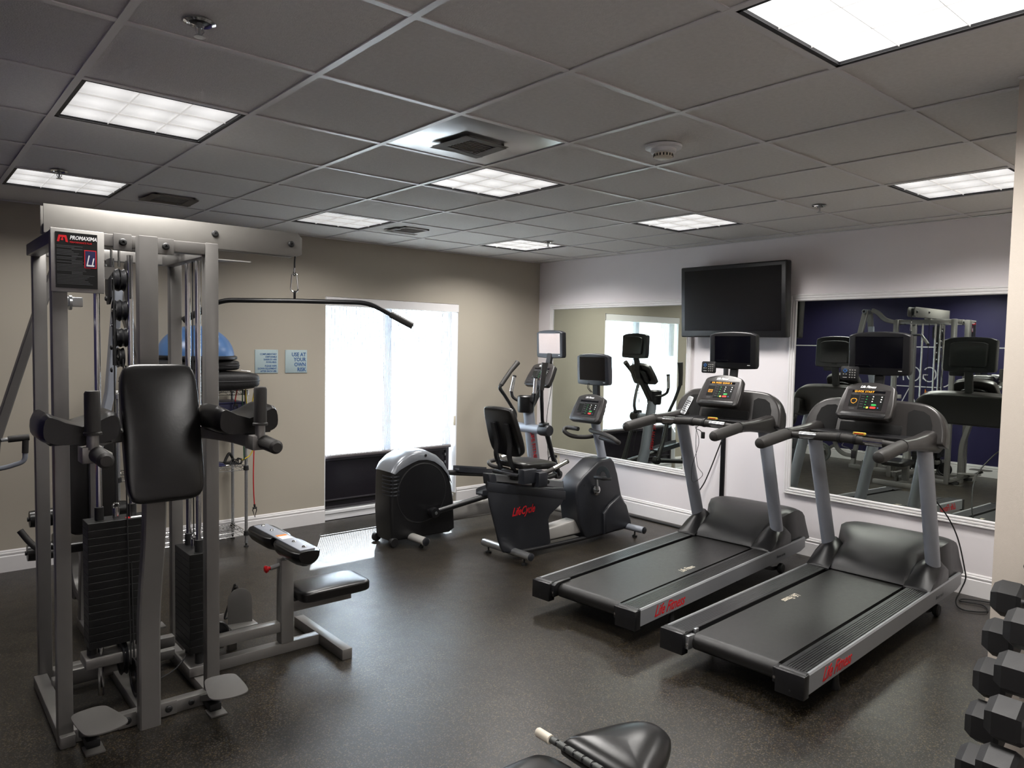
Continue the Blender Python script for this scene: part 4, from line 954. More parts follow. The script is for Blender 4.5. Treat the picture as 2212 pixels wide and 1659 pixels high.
# ------------------------------------------------------------------ treadmill
def treadmill(loc, rz, label, msg, matrix, belt_text_flip, roller_cover):
    t = thing('treadmill', label, 'treadmill', loc, rz)
    WD = 0.766; L = 2.21
    sl = lambda x: 0.009 * x      # deck rises slightly to the front
    for s, y0 in (('r', 0.0), ('l', WD)):
        k = 1 if s == 'r' else -1
        sec = [(0, 0.110), (0.014, 0.106), (0.022, 0.112), (0.022, 0.196), (0.016, 0.2045), (0.006, 0.2045), (0, 0.197)]
        rows = []
        for x in (0.03, 0.7, 1.5, 2.13, L):
            c = 0.018 if x == L else 0
            rows.append([Vector((x - (0.0), y0 + k * a, z + sl(x) + (c if z < 0.15 else 0))) for a, z in sec])
        rail = MB().grid(rows, closed_u=True, caps=True).build('side_rail', 'rail', t, smooth=25)
        if s == 'r':
            text('rail_lettering', 'Life Fitness', 0.088, (0.165, -0.0006, 0.128), X, Z, 'red_ink', rail, ext=0.0006, shear=0.55, sx=0.80, bold=0.0012)
            text('model_lettering', 'fitness series', 0.030, (1.72, -0.0006, 0.155), X, Vector((0, 0, 1)), 'grey_ink', rail, ext=0.0005, shear=0.3, sx=0.9)
        # ribbed foot rail
        ya, yb = y0 + k * 0.022, y0 + k * 0.135
        pts = [(ya, 0.110), (ya, 0.200)]
        n = 9
        for i in range(n):
            q = ya + (yb - ya) * (i + 0.15) / n; q2 = ya + (yb - ya) * (i + 0.85) / n
            pts += [(q, 0.2035), (q2, 0.2035), (q2 + (yb - ya) * 0.04, 0.2005)] if i < 7 else [(q, 0.2035), (q2, 0.2035)]
        pts += [(yb, 0.201), (yb, 0.188), (yb - k * 0.0, 0.110)]
        rows = [[Vector((x, yy, z + sl(x))) for yy, z in pts] for x in (0.032, 1.0, 1.82)]
        MB().grid(rows, closed_u=True, caps=True).build('foot_rail', 'black', t, smooth=20)
        # rear end cap
        a, b = sorted((y0, y0 + k * 0.137))
        cap = MB().box((-0.02, a, 0.094), (0.034, b, 0.203), bev=0.004, seg=2)
        cap.prism([(0.0, 0.2), (0.034, 0.2), (0.034, 0.2062), (0.012, 0.2062)], (0, a + 0.006, 0), X, Z, (0, b - a - 0.012, 0)).build('rear_cap', 'black', t)
        for zz in (0.175, 0.120): MB().lathe([(0.006, 0.0), (0.006, 0.0016), (0, 0.0016)], (-0.019, y0 + k * 0.066, zz), (-1, 0, 0), n=10).build('cap_screw', 'rubber', t)
        bk = 'black' if (roller_cover or s == 'r') else 'alu'
        br = MB().box((0.0, y0 + k * 0.137 if k > 0 else y0 - 0.160, 0.125), (0.06, y0 + k * 0.160 if k > 0 else y0 - 0.137, 0.195), bev=0.004).build('roller_bracket', bk, t)
        MB().lathe([(0.007, 0), (0.007, 0.003), (0, 0.003)], (-0.0, y0 + k * 0.149, 0.15), (-1, 0, 0), n=12).build('bracket_bolt', 'chrome', br)
        if bk == 'alu': MB().box((0.075, y0 - 0.152, 0.185), (0.105, y0 - 0.137, 0.212), bev=0.002).build('adjuster', 'alu', br)
        elif roller_cover and s == 'l': MB().prism([(0.0, 0.195), (0.15, 0.205), (0.15, 0.212), (0.03, 0.21)], (0, y0 - 0.166, 0), X, Z, (0, 0.03, 0), bev=0.002).build('bracket_cover', 'black', br)
    # running belt, a closed loop
    b0, b1 = 0.160, WD - 0.160
    path = [(0.075 + 0.043 * math.cos(R(a)), 0.154 + 0.043 * math.sin(R(a))) for a in range(90, 271, 15)] + [(1.75, 0.125), (1.80, 0.16), (1.75, 0.197 + sl(1.75))]
    rows = [[Vector((x, y, z)) for x, z in path] for y in (b0, b1)]
    belt = MB().grid(rows, closed_u=True, caps=True).build('running_belt', 'belt', t, smooth=40)
    if belt_text_flip: text('belt_lettering', 'Life Fitness', 0.062, (1.02, b1 - 0.060, 0.2065), -X, -Y, 'ivory', belt, ext=0.0003, shear=0.4, sx=0.62, bold=0.0008)
    else: text('belt_lettering', 'Life Fitness', 0.062, (0.80, b0 + 0.045, 0.2050), X, Y, 'ivory', belt, ext=0.0003, shear=0.4, sx=0.62, bold=0.0008)
    MB().box((0.12, b0 - 0.02, 0.135), (1.9, b1 + 0.02, 0.185), rot=rotm('Y', -0.5)).build('deck', 'rubber', t, smooth=0)
    MB().box((0.35, 0.03, 0.085), (0.42, WD - 0.03, 0.13)).box((1.2, 0.03, 0.09), (1.27, WD - 0.03, 0.14)).build('cross_member', 'black', t, smooth=0)
    for y in (0.045, WD - 0.045):
        MB().lathe([(0.022, 0.0), (0.024, 0.01), (0.018, 0.03), (0.012, 0.1)], (0.42, y, 0), (0, 0, 1), n=14).build('levelling_foot', 'rubber', t)
        w = MB().lathe([(0.0, -0.018), (0.030, -0.018), (0.037, -0.010), (0.037, 0.010), (0.030, 0.018), (0, 0.018)], (1.90, y, 0.037), Y, n=22).build('wheel', 'rubber', t)
        MB().bar([(1.90, y + 0.025, 0.037), (1.80, y + 0.025, 0.05), (1.60, y + 0.025, 0.11)], 0.012, 0.03, ref=(0, 0, 1)).build('wheel_fork', 'black', w)
    # motor hood
    prof = [(1.650, 0.218), (1.662, 0.245), (1.72, 0.290), (1.80, 0.342), (1.88, 0.386), (1.96, 0.420), (2.05, 0.443), (2.13, 0.448), (2.20, 0.440), (2.26, 0.415), (2.305, 0.375), (2.33, 0.32), (2.335, 0.21)]
    rows = []
    for x, h in prof:
        row = []; fl = min(1, max(0, (x - 1.89) / 0.10)); y0 = 0.128 * (1 - fl) + 0.022 * fl; y1 = WD - y0
        for k in range(25):
            q = -1 + 2 * k / 24; yy = (y0 + y1) / 2 + q * (y1 - y0) / 2
            e = (1 - abs(q) ** 6.0) ** 0.5
            side = 0.55 + 0.25 * fl
            zz = 0.205 + (h - 0.205) * ((1 - side) * e + side * (1 if abs(q) < 0.999 else 0))
            row.append(Vector((x, yy, zz)))
        rows.append([Vector((x, y0, 0.19))] + row + [Vector((x, y1, 0.19))])
    MB().grid(rows).build('motor_hood', 'hood', t, smooth=50)
    MB().box((1.69, 0.13, 0.10), (2.33, WD - 0.13, 0.20)).build('motor_pan', 'black', t, smooth=0)
    for k, y0 in ((1, 0.0), (-1, WD)):
        # wing wrapping the foot of the upright
        rows = []
        for x, h, wdt in ((1.625, 0.222, 0.150), (1.640, 0.236, 0.150), (1.70, 0.290, 0.150), (1.76, 0.345, 0.150), (1.82, 0.380, 0.145), (1.90, 0.385, 0.13), (1.96, 0.34, 0.12), (1.97, 0.25, 0.12)):
            row = [Vector((x, y0 + k * 0.006, 0.205))]
            for j in range(9):
                q = j / 8; row.append(Vector((x, y0 + k * (0.006 + wdt * q), 0.21 + (h - 0.21) * (0.60 + 0.40 * math.sin(min(1, q * 1.5) * PI / 2)) * (1 - 0.35 * q ** 3))))
            row.append(Vector((x, y0 + k * (0.006 + wdt), 0.205))); rows.append(row)
        MB().grid(rows, caps=True).build('hood_wing', 'black', t, smooth=55)
        # oval upright, leaning back to the user
        MB().tube([(1.885, y0 + k * 0.060, 0.19), (1.865, y0 + k * 0.060, 0.26), (1.565, y0 + k * 0.055, 1.085)], 0.043, 20, ref=(0, 1, 0), sx=1.30, sy=0.95).build('upright', 'silver_dark', t, smooth=60)
        # arm bracket and foam hand rail
        ar = MB()
        rows = []
        for x, hz, wy, zc in ((1.175, 0.032, 0.032, 1.128), (1.25, 0.034, 0.034, 1.128), (1.32, 0.036, 0.036, 1.126), (1.44, 0.046, 0.040, 1.122), (1.58, 0.062, 0.046, 1.118), (1.72, 0.078, 0.046, 1.120), (1.80, 0.070, 0.044, 1.140)):
            row = []
            for q in range(20):
                a = 2 * PI * q / 20; c_, s_2 = math.cos(a), math.sin(a)
                row.append(Vector((x, y0 + k * 0.048 + wy * math.copysign(abs(c_) ** 0.6, c_), zc + hz * math.copysign(abs(s_2) ** 0.6, s_2))))
            rows.append(row)
        arm = ar.grid(rows, closed_u=True, caps=True).build('arm_bracket', 'gunmetal', t, smooth=50)
        MB().tube([(1.17, y0 + k * 0.048, 1.128), (1.205, y0 + k * 0.048, 1.128)], 0.037, 18, ref=(0, 0, 1), sx=0.95).build('collar', 'black', arm)
        MB().lathe([(0.0, 0.0), (0.015, 0.003), (0.029, 0.014), (0.034, 0.032), (0.0352, 0.07), (0.0355, 0.36), (0, 0.36)], (0.835, y0 + k * 0.05, 1.092), Vector((0.345, 0, 0.035)), n=20).build('hand_rail', 'foam', t)
    # cross bar with heart-rate contacts
    cb = catmull([(1.20, 0.05, 1.125), (1.185, 0.14, 1.128), (1.165, 0.27, 1.136), (1.165, WD / 2, 1.140), (1.165, WD - 0.27, 1.136), (1.185, WD - 0.14, 1.128), (1.20, WD - 0.05, 1.125)], 6)
    bar = MB().tube(cb, [0.018 + 0.008 * math.sin(PI * k / (len(cb) - 1)) for k in range(len(cb))], 14).build('cross_bar', 'foam', t, smooth=60)
    for y in (WD - 0.20, 0.20): MB().tube([(1.172, y - 0.055, 1.1335), (1.166, y + 0.055, 1.136)] if y < 0.4 else [(1.166, y - 0.055, 1.136), (1.174, y + 0.055, 1.1325)], 0.0235, 16).build('pulse_contact', 'chrome', bar)
    for dy in (0.0, -0.09): MB().tube([(1.165, WD / 2 + dy - 0.008, 1.139), (1.165, WD / 2 + dy + 0.008, 1.139)], 0.030, 14).build('cord_wrap', 'rubber', bar)
    # console frame: arch with two cup wells drawn as flat black patches
    F = Fr((1.60, WD / 2, 1.12), 16)
    WW = 0.425
    arch = [(-WW, -0.02), (-WW + 0.004, 0.06), (-WW + 0.018, 0.12), (-WW + 0.05, 0.175), (-WW + 0.10, 0.215), (-WW + 0.16, 0.232), (-0.13, 0.240), (0.13, 0.240), (WW - 0.16, 0.232), (WW - 0.10, 0.215), (WW - 0.05, 0.175), (WW - 0.018, 0.12), (WW - 0.004, 0.06), (WW, -0.02)]
    arch = [(p.x, p.y) for p in catmull([(a, b, 0) for a, b in arch], 3)]
    frm = MB().prism(arch, F.p(0, 0, -0.10), F.u, F.v, F.n * 0.10, bev=0.022, seg=4).build('console_frame', 'gunmetal', t, smooth=45)
    for s in (-1, 1):
        w = [(s * 0.215, 0.008), (s * 0.348, 0.008), (s * 0.345, 0.10), (s * 0.325, 0.155), (s * 0.290, 0.178), (s * 0.235, 0.185), (s * 0.205, 0.165)]
        MB().prism(w if s > 0 else w[::-1], F.p(0, 0, 0.0005), F.u, F.v, F.n * 0.0022, bev=0.0).build('cup_well_shade', 'void', frm, smooth=0)  # flat black patch in place of the shade in a hollow well
    MB().prism([(-0.185, 0.02), (0.185, 0.02), (0.185, 0.070), (0.18, 0.078), (-0.18, 0.078), (-0.185, 0.070)], F.p(0, 0, 0.0005), F.u, F.v, F.n * 0.014, bev=0.003).build('reading_rack', 'void', frm)
    MB().box((1.42, 0.06, 1.128), (1.60, WD - 0.06, 1.142), bev=0.005).build('accessory_tray', 'black', t)
    es = MB().prism(rrect(0.075, 0.016, 0.006, 3), (1.415, WD / 2 - 0.015, 1.148), -Y, Z, (-0.012, 0, 0), bev=0.002).build('stop_switch', 'yellow_b', t, label='yellow and red emergency stop switch')
    MB().prism(rrect(0.055, 0.005, 0.002, 2), (1.402, WD / 2 - 0.015, 1.148), -Y, Z, (-0.002, 0, 0)).build('stop_tab', 'red_plastic', es, smooth=0)
    MB().tube(catmull([(1.405, WD / 2 + 0.02, 1.14), (1.25, WD / 2 + 0.02, 1.09), (1.17, WD / 2 - 0.05, 1.085), (1.16, WD / 2 - 0.08, 1.07)], 5), 0.0025, 6).build('safety_cord', 'rubber', es)
    MB().box((1.155, WD / 2 - 0.095, 1.03), (1.17, WD / 2 - 0.07, 1.075), bev=0.004).build('safety_clip', 'rubber', es)
    Fc, body = console(t, (1.535, WD / 2, 1.348), 33, msg, matrix)
    MB().bar([(1.70, WD / 2, 1.30), (1.72, WD / 2, 1.42), (1.745, WD / 2, 1.58)], 0.055, 0.03, ref=(1, 0, 0)).build('monitor_stalk', 'rubber', t)
    screen(t, (1.69, WD / 2, 1.632), -3, 'screen_dark')
    keypad(t, (1.59, WD / 2 + 0.135, 1.507), 5)
    return t
tA = treadmill((1.942, 0.73, 0), R(5.0), 'farther treadmill, below the wall television, message starting with or press', 'OR PRESS QUICK S', 'grid', False, True)
tB = treadmill((1.92, -0.248, 0), R(2.6), 'nearest treadmill, in front of the purple mirror, message reading quick start', 'QUICK START', 'ring', True, False)
def wpt(t, *p): return (Matrix.Translation(t.location) @ t.rotation_euler.to_matrix().to_4x4()) @ Vector(p)

# remote control standing in the far cup well of the farther treadmill
rc = thing('remote_control', 'silver grey remote control standing in the left cup well of the farther treadmill', 'remote', wpt(tA, 1.49, 0.655, 1.150), R(5))
Fq = Fr((0, 0, 0), 24)
rotq = Matrix.Rotation(R(16), 3, 'X')
b = MB().prism(rrect(0.046, 0.15, 0.012, 4, 0, 0.07), (0, 0, 0), rotq @ Fq.u, rotq @ Fq.v, rotq @ (Fq.n * 0.018), bev=0.004).build('remote_body', 'alu', rc)
for i in range(6):
    for j in range(3):
        oq = rotq @ (Fq.p((j - 1) * 0.012, 0.025 + i * 0.016, 0.018))
        MB().prism(rrect(0.009, 0.009, 0.003, 2), oq, rotq @ Fq.u, rotq @ Fq.v, rotq @ (Fq.n * 0.0015)).build('remote_button', 'rubber', b, smooth=0)

# ------------------------------------------------------------------ recumbent bike
def taper(o):
    for v in o.data.vertices:
        if v.co.y > -0.02: v.co.x += 0.11 * min(1, max(0, (0.3 - v.co.x) / 0.5))
def recumbent():
    t = thing('recumbent_bike', 'black and silver recumbent exercise bike with a square seat back and grey monitor', 'exercise bike', (2.44, 2.43, 0), R(1.5))
    MB().tube([(0, -0.270, 0.075), (0, 0.270, 0.075)], 0.028, 18, ref=(0, 0, 1), sx=1.25).build('rear_stabiliser', 'alu', t, smooth=60)
    for y in (-0.2, 0.215):
        MB().lathe([(0.0, 0.0), (0.024, 0.0), (0.024, 0.012), (0.010, 0.018), (0.006, 0.022), (0.006, 0.05), (0, 0.05)], (0, y, 0), Z, n=16).build('levelling_foot', 'rubber', t)
    for s in (-1, 1): MB().lathe([(0.0, 0.0), (0.030, 0.0), (0.030, 0.006), (0.02, 0.012), (0, 0.012)], (0, s * 0.268, 0.075), (0, s, 0), n=18).build('end_cap', 'char', t)
    out = [(-0.265, 0.600), (-0.285, 0.560), (-0.262, 0.46), (-0.150, 0.13), (-0.12, 0.085), (-0.06, 0.07), (0.34, 0.055), (0.385, 0.075), (0.352, 0.265), (0.37, 0.30), (0.50, 0.375), (0.520, 0.40), (0.530, 0.475), (0.525, 0.50)]
    _s = MB().prism(out, (0.015, -0.085, 0), X, Z, (0, 0.155, 0), bev=0.012, seg=3).build('rear_shroud', 'char', t, smooth=40); taper(_s)
    _s = MB().prism([(-0.290, 0.570), (0.535, 0.405), (0.538, 0.470), (-0.288, 0.635)], (0.015, -0.09, 0), X, Z, (0, 0.165, 0), bev=0.008, seg=2).build('shroud_band', 'char', t); taper(_s)
    text('shroud_lettering', 'LifeCycle', 0.088, (-0.030, -0.0856, 0.350), Vector((1, 0, 0.02)), Z, 'red_ink', t, shear=0.45, sx=0.72, bold=0.0015)
    up = Vector((-0.178, 0, 0.984)); ax = Vector((0.984, 0, -0.178))
    rail = MB().prism([(-0.048, 0), (0.020, 0), (0.020, 0.050), (0.015, 0.055), (-0.043, 0.055), (-0.048, 0.050)], (-0.195, 0, 0.632), Y, up, ax * 0.77).build('seat_rail', 'alu', t, smooth=0)
    MB().prism([(-0.058, -0.022), (0.020, -0.022), (0.020, 0.045), (0.013, 0.064), (-0.050, 0.064), (-0.058, 0.045)], (-0.232, 0, 0.630), Y, up, ax * 0.075, bev=0.008, seg=3).build('rail_cap', 'char', t)
    MB().prism([(-0.046, 0), (0.046, 0), (0.046, 0.056), (-0.046, 0.056)], tuple(Vector((-0.195, 0, 0.632)) + ax * 0.77), Y, up, ax * 0.008).build('rail_end', 'black', t)
    # carriage, seat, back
    MB().box((-0.02, -0.07, 0.60), (0.26, 0.07, 0.675), rot=rotm('Y', 9), bev=0.01).build('seat_carriage', 'black', t)
    MB().tube([(-0.03, -0.16, 0.668), (-0.03, 0.13, 0.668)], 0.018, 12).build('carriage_tube', 'black', t)
    MB().pad((0.19, 0, 0.722), (0.40, 0.37, 0.058), rotm('Y', 4), n=14, p=5, puff=0.35).build('seat_cushion', 'vinyl', t)
    MB().pad((-0.135, 0.0, 1.02), (0.275, 0.36, 0.055), rotm('Y', -107) , n=14, p=5, puff=0.3)
    bk = MB()
    # rounded trapezoid backrest
    tilt_ = R(19); vv = Vector((-math.sin(tilt_), 0, math.cos(tilt_))); nn = Vector((math.cos(tilt_), 0, math.sin(tilt_)))
    ol = catmull([(-0.105, 0.19, 0), (-0.155, 0.165, 0), (-0.175, 0.02, 0), (-0.178, -0.12, 0), (-0.150, -0.18, 0), (-0.08, -0.20, 0), (0.08, -0.20, 0), (0.150, -0.18, 0), (0.178, -0.12, 0), (0.175, 0.02, 0), (0.155, 0.165, 0), (0.105, 0.19, 0)], 4, closed=True)
    bk.prism([(p.x, p.y) for p in ol], (-0.075, 0.0, 0.985), Y, vv, nn * 0.05, bev=0.015, seg=3).build('back_cushion', 'vinyl', t, smooth=50)
    for y in (-0.115, 0.035):
        MB().bar(catmull([tuple(Vector((-0.09, y + 0.02, 0.985)) + vv * 0.075), tuple(Vector((-0.098, y + 0.02, 0.985)) + vv * -0.08), (-0.065, y + 0.03, 0.80), (0.0, y + 0.045, 0.69)], 5), 0.045, 0.016, ref=(1, 0, 0.2)).build('back_support', 'black', t)
    # side handles
    MB().tube(catmull([(0.10, -0.10, 0.665), (0.12, -0.20, 0.672), (0.17, -0.245, 0.690), (0.235, -0.255, 0.710)], 5), 0.0165, 12).build('side_handle', 'foam', t, smooth=60)
    MB().tube([(0.232, -0.255, 0.709), (0.375, -0.255, 0.752)], 0.0175, 14).build('handle_contact', 'chrome', t)
    MB().tube([(0.372, -0.255, 0.751), (0.385, -0.255, 0.755)], 0.0195, 14).build('handle_tip', 'foam', t)
    MB().tube(catmull([(0.10, 0.10, 0.665), (0.02, 0.21, 0.690), (0.04, 0.27, 0.712), (0.12, 0.275, 0.722), (0.16, 0.265, 0.735)], 5), 0.0165, 12).build('side_handle', 'foam', t, smooth=60)
    MB().tube([(0.16, 0.265, 0.735), (0.29, 0.25, 0.765)], 0.0175, 14).build('handle_contact', 'chrome', t)
    # bottle holder and box at the seat side
    MB().prism([(-0.075, 0), (-0.078, 0.105), (0.055, 0.105), (0.048, 0)], (0.035, -0.155, 0.615), X, Z, (0, -0.07, 0), bev=0.008, seg=2).build('bottle_holder', 'char', t)
    MB().prism([(-0.05, 0), (-0.052, 0.11), (0.048, 0.11), (0.042, 0)], (0.13, -0.175, 0.585), X, Z, (0, -0.085, 0), bev=0.01, seg=3).build('accessory_box', 'char', t)
    MB().tube([(0.235, -0.12, 0.60), (0.235, -0.20, 0.60)], 0.016, 12).build('adjust_lever', 'rubber', t); MB().tube([(0.235, -0.13, 0.60), (0.24, -0.14, 0.655)], 0.02, 12).build('adjust_knob', 'char', t)
    # beam to the front unit
    MB().prism([(0.37, 0.085), (0.86, 0.085), (0.86, 0.225), (0.37, 0.185)], (0, -0.06, 0), X, Z, (0, 0.12, 0), bev=0.02, seg=3).build('main_beam', 'pewter', t)
    MB().tube(catmull([(0.02, -0.09, 0.065), (0.35, -0.085, 0.055), (0.8, -0.08, 0.050), (1.2, -0.075, 0.06)], 5), 0.018, 12).tube(catmull([(0.02, 0.09, 0.065), (0.35, 0.085, 0.055), (0.8, 0.08, 0.050), (1.2, 0.075, 0.06)], 5), 0.018, 12).build('lower_tubes', 'black', t)
    # front shroud
    out = [(0.665, 0.500), (0.655, 0.44), (0.700, 0.20), (0.775, 0.085), (0.80, 0.045), (1.28, 0.045), (1.375, 0.085), (1.345, 0.145), (1.305, 0.27), (1.24, 0.36), (1.18, 0.55), (1.13, 0.66), (1.09, 0.695), (0.95, 0.690), (0.90, 0.665), (0.74, 0.570)]
    fs = MB().prism(out, (0, -0.105, 0), X, Z, (0, 0.21, 0), bev=0.022, seg=4).build('front_shroud', 'char', t, smooth=45)
    MB().prism([(0.985, 0.235), (1.06, 0.30), (1.19, 0.365), (1.285, 0.27), (1.345, 0.135), (1.365, 0.07), (1.0, 0.055)], (0, -0.132, 0), X, Z, (0, 0.264, 0), bev=0.02, seg=3).build('shroud_guard', 'char', fs, smooth=45)
    MB().lathe([(0.006, 0), (0.006, 0.002), (0, 0.002)], (0.75, -0.105, 0.50), (0, -1, 0), n=8).build('shroud_screw', 'rubber', fs)
    MB().tube([(1.095, 0, 0.66), (0.985, 0, 1.0)], 0.036, 18, ref=(0, 1, 0), sx=1.15).build('console_mast', 'silver_dark', t, smooth=60)
    MB().tube([(1.31, -0.30, 0.075), (1.31, 0.30, 0.075)], 0.028, 18, ref=(0, 0, 1), sx=1.2).build('front_stabiliser', 'silver_dark', t, smooth=60)
    for s in (-1, 1):
        MB().lathe([(0.0, 0.0), (0.030, 0.0), (0.030, 0.006), (0.02, 0.012), (0, 0.012)], (1.31, s * 0.298, 0.075), (0, s, 0), n=18).build('end_cap', 'char', t)
        MB().lathe([(0.0, 0.0), (0.022, 0.0), (0.022, 0.012), (0.008, 0.018), (0.006, 0.05), (0, 0.05)], (1.31, s * 0.2, 0), Z, n=16).build('levelling_foot', 'rubber', t)
    # cranks and pedals
    for s, dx, dz in ((-1, -0.055, 0.125), (1, 0.055, -0.125)):
        c = Vector((0.885, s * 0.13, 0.445)); e = c + Vector((dx, s * 0.03, dz))
        cr = MB().bar([c, e], 0.018, 0.026, ref=(0, 1, 0)).build('crank_arm', 'alu', t)
        MB().lathe([(0.0, 0), (0.040, 0), (0.040, 0.010), (0.030, 0.014), (0.012, 0.016), (0, 0.016)], (0.885, s * 0.118, 0.445), (0, s, 0), n=24).build('crank_hub', 'chrome', cr)
        MB().lathe([(0.0, 0), (0.011, 0), (0.011, 0.008), (0, 0.008)], (0.885, s * 0.136, 0.445), (0, s, 0), n=12).build('hub_cap', 'rubber', cr)
        pe = MB().box((e.x - 0.06, min(e.y + s * 0.02, e.y + s * 0.12), e.z - 0.014), (e.x + 0.065, max(e.y + s * 0.02, e.y + s * 0.12), e.z + 0.014), bev=0.010, seg=2, rot=rotm('Y', 6)).build('pedal', 'black', t)
        st = [(e.x, e.y + s * 0.015, e.z)] ; a = []
        for k in range(9):
            q = PI * k / 8; a.append((e.x + 0.01, e.y + s * (0.07 - 0.055 * math.cos(q)), e.z + 0.010 + 0.065 * math.sin(q)))
        MB().bar(a, 0.045, 0.004, ref=(1, 0, 0.001)).build('pedal_strap', 'rubber', pe)
    # looped handle bars
    MB().tube(catmull([(1.02, 0.0, 0.885), (0.97, 0.10, 0.862), (0.90, 0.19, 0.868), (0.865, 0.245, 0.905), (0.89, 0.25, 0.932), (0.90, 0.20, 0.938), (0.90, 0.115, 0.935)], 6), 0.0185, 14).build('loop_handle', 'foam', t, smooth=60)
    MB().tube(catmull([(0.93, 0.0, 0.935), (0.90, -0.06, 0.930), (0.885, -0.17, 0.925), (0.88, -0.27, 0.905), (0.885, -0.325, 0.878), (0.93, -0.30, 0.862), (0.96, -0.17, 0.868), (1.0, -0.05, 0.872)], 6), 0.0185, 14).build('loop_handle', 'foam', t, smooth=60)
    console(t, (0.905, 0.02, 1.128), 28, '', 'none', lit=False)
    MB().bar([(1.0, 0, 0.97), (1.0, 0, 1.12), (0.985, 0, 1.35)], 0.06, 0.035, ref=(1, 0, 0)).build('monitor_stalk', 'rubber', t)
    screen(t, (0.945, 0.012, 1.447), -3, 'screen_off', w=0.345, h=0.268)
    for dy in (0.06, 0.045): MB().tube(catmull([(0.95, dy, 1.33), (0.955, dy + 0.01, 1.29), (0.98, dy - 0.01, 1.25)], 4), 0.003, 6).build('cord', 'rubber', t)
    return t
recumbent()

# ------------------------------------------------------------------ elliptical
def elliptical():
    t = thing('elliptical_trainer', 'black elliptical trainer with a big round rear housing in front of the window', 'elliptical', (1.87, 3.32, 0), R(2.5))
    out = [(0.013, 0.09), (0.019, 0.05), (0.6, 0.035), (0.655, 0.06), (0.64, 0.30), (0.615, 0.44), (0.57, 0.56), (0.52, 0.635), (0.44, 0.70), (0.36, 0.735), (0.26, 0.752), (0.181, 0.740), (0.102, 0.705), (0.043, 0.66), (0.011, 0.615), (0.003, 0.56), (-0.002, 0.30)]
    hs = MB().prism(out, (0, -0.125, 0), X, Z, (0, 0.25, 0), bev=0.025, seg=4).build('drive_housing', 'black', t, smooth=40)
    # shiny cover along the top
    top = [(0.003, 0.610), (0.036, 0.668), (0.102, 0.722), (0.181, 0.757), (0.26, 0.768), (0.36, 0.752), (0.45, 0.712), (0.53, 0.645), (0.585, 0.56), (0.615, 0.47)]
    rows = []
    for k, (x, z) in enumerate(top):
        t2 = Vector(top[min(k + 1, len(top) - 1)]) - Vector(top[max(k - 1, 0)]); n2 = Vector((-t2.y, t2.x)).normalized()
        w = 0.11 if k > 1 else (0.06 + 0.05 * k)
        w = 0.135; d = (0.03, 0.06, 0.08, 0.085, 0.08, 0.07, 0.06, 0.05, 0.035, 0.015)[k]
        row = []
        for y, dn in ((-w, -d), (-w, -0.022), (-w * 0.93, -0.010), (-w * 0.78, 0.0), (-w * 0.4, 0.006), (0, 0.008), (w * 0.4, 0.006), (w * 0.78, 0.0), (w * 0.93, -0.010), (w, -0.022), (w, -d)):
            row.append(Vector((x + n2.x * dn, y, z + n2.y * dn)))
        rows.append(row)
    cov = MB().grid(rows).build('top_cover', 'housing_top', hs, smooth=60)
    MB().lathe([(0.012, 0), (0.012, 0.002), (0, 0.002)], (0.325, -0.1362, 0.722), (0, -1, 0), n=12).build('lift_slot', 'rubber', cov)
    for s in (-1, 1): MB().lathe([(0.250, 0.0), (0.250, 0.003), (0.242, 0.006), (0.238, 0.004), (0.18, 0.006), (0, 0.008)], (0.300, s * 0.124, 0.412), (0, s, 0), n=56).build('crank_disc', 'black', hs, smooth=20)
    for k in range(6):
        z = 0.565 - k * 0.030
        MB().prism([(-0.04, 0), (0.03, 0.0), (0.03, 0.014), (-0.04, 0.014)], (0.045, -0.1265 - 0.0, z), X, Z, (0, -0.003, 0), bev=0.001).build('vent_fin', 'char', hs, smooth=0)
        MB().tube(catmull([(0.05, -0.129, z + 0.007), (0.016, -0.122, z + 0.007), (0.0, -0.10, z + 0.007), (-0.003, 0.0, z + 0.007)], 4), 0.006, 8).build('vent_fin', 'char', hs)
    for x, z in ((0.06, 0.60), (0.06, 0.14), (0.24, 0.075), (0.60, 0.075)): MB().lathe([(0.008, 0), (0.008, 0.0015), (0, 0.0015)], (x, -0.1255, z), (0, -1, 0), n=10).build('screw', 'rubber', hs)
    for y in (-0.11, 0.14): MB().lathe([(0.0, -0.02), (0.034, -0.02), (0.04, -0.01), (0.04, 0.01), (0.034, 0.02), (0, 0.02)], (0.035, y, 0.042), Y, n=22).build('transport_wheel', 'rubber', t)
    MB().tube([(0.205, -0.315, 0.062), (0.205, 0.315, 0.062)], 0.032, 18, ref=(0, 0, 1), sx=1.25, sy=0.95).build('rear_stabiliser', 'pewter', t, smooth=60)
    for s in (-1, 1):
        MB().lathe([(0.0, 0.0), (0.033, 0.0), (0.033, 0.008), (0.024, 0.014), (0, 0.014)], (0.205, s * 0.313, 0.062), (0, s, 0), n=18).build('end_cap', 'char', t)
        MB().lathe([(0.0, 0.0), (0.02, 0.0), (0.02, 0.012), (0.008, 0.018), (0.006, 0.03), (0, 0.03)], (0.205, s * 0.25, 0), Z, n=16).build('levelling_foot', 'rubber', t)
    MB().prism([(0.63, 0.105), (1.82, 0.085), (1.82, 0.20), (0.63, 0.262)], (0, -0.065, 0), X, Z, (0, 0.13, 0), bev=0.03, seg=4).build('main_beam', 'pewter', t, smooth=50)
    MB().tube([(1.86, -0.30, 0.06), (1.86, 0.30, 0.06)], 0.032, 16, ref=(0, 0, 1), sx=1.2).build('front_stabiliser', 'pewter', t, smooth=60)
    MB().tube([(1.80, 0, 0.08), (1.66, 0, 0.50), (1.565, 0, 1.04)], [0.062, 0.056, 0.05], 20, ref=(0, 1, 0), sx=1.1).build('mast', 'silver_dark', t, smooth=60)
    a = Vector((1.625, -0.0615, 0.70))
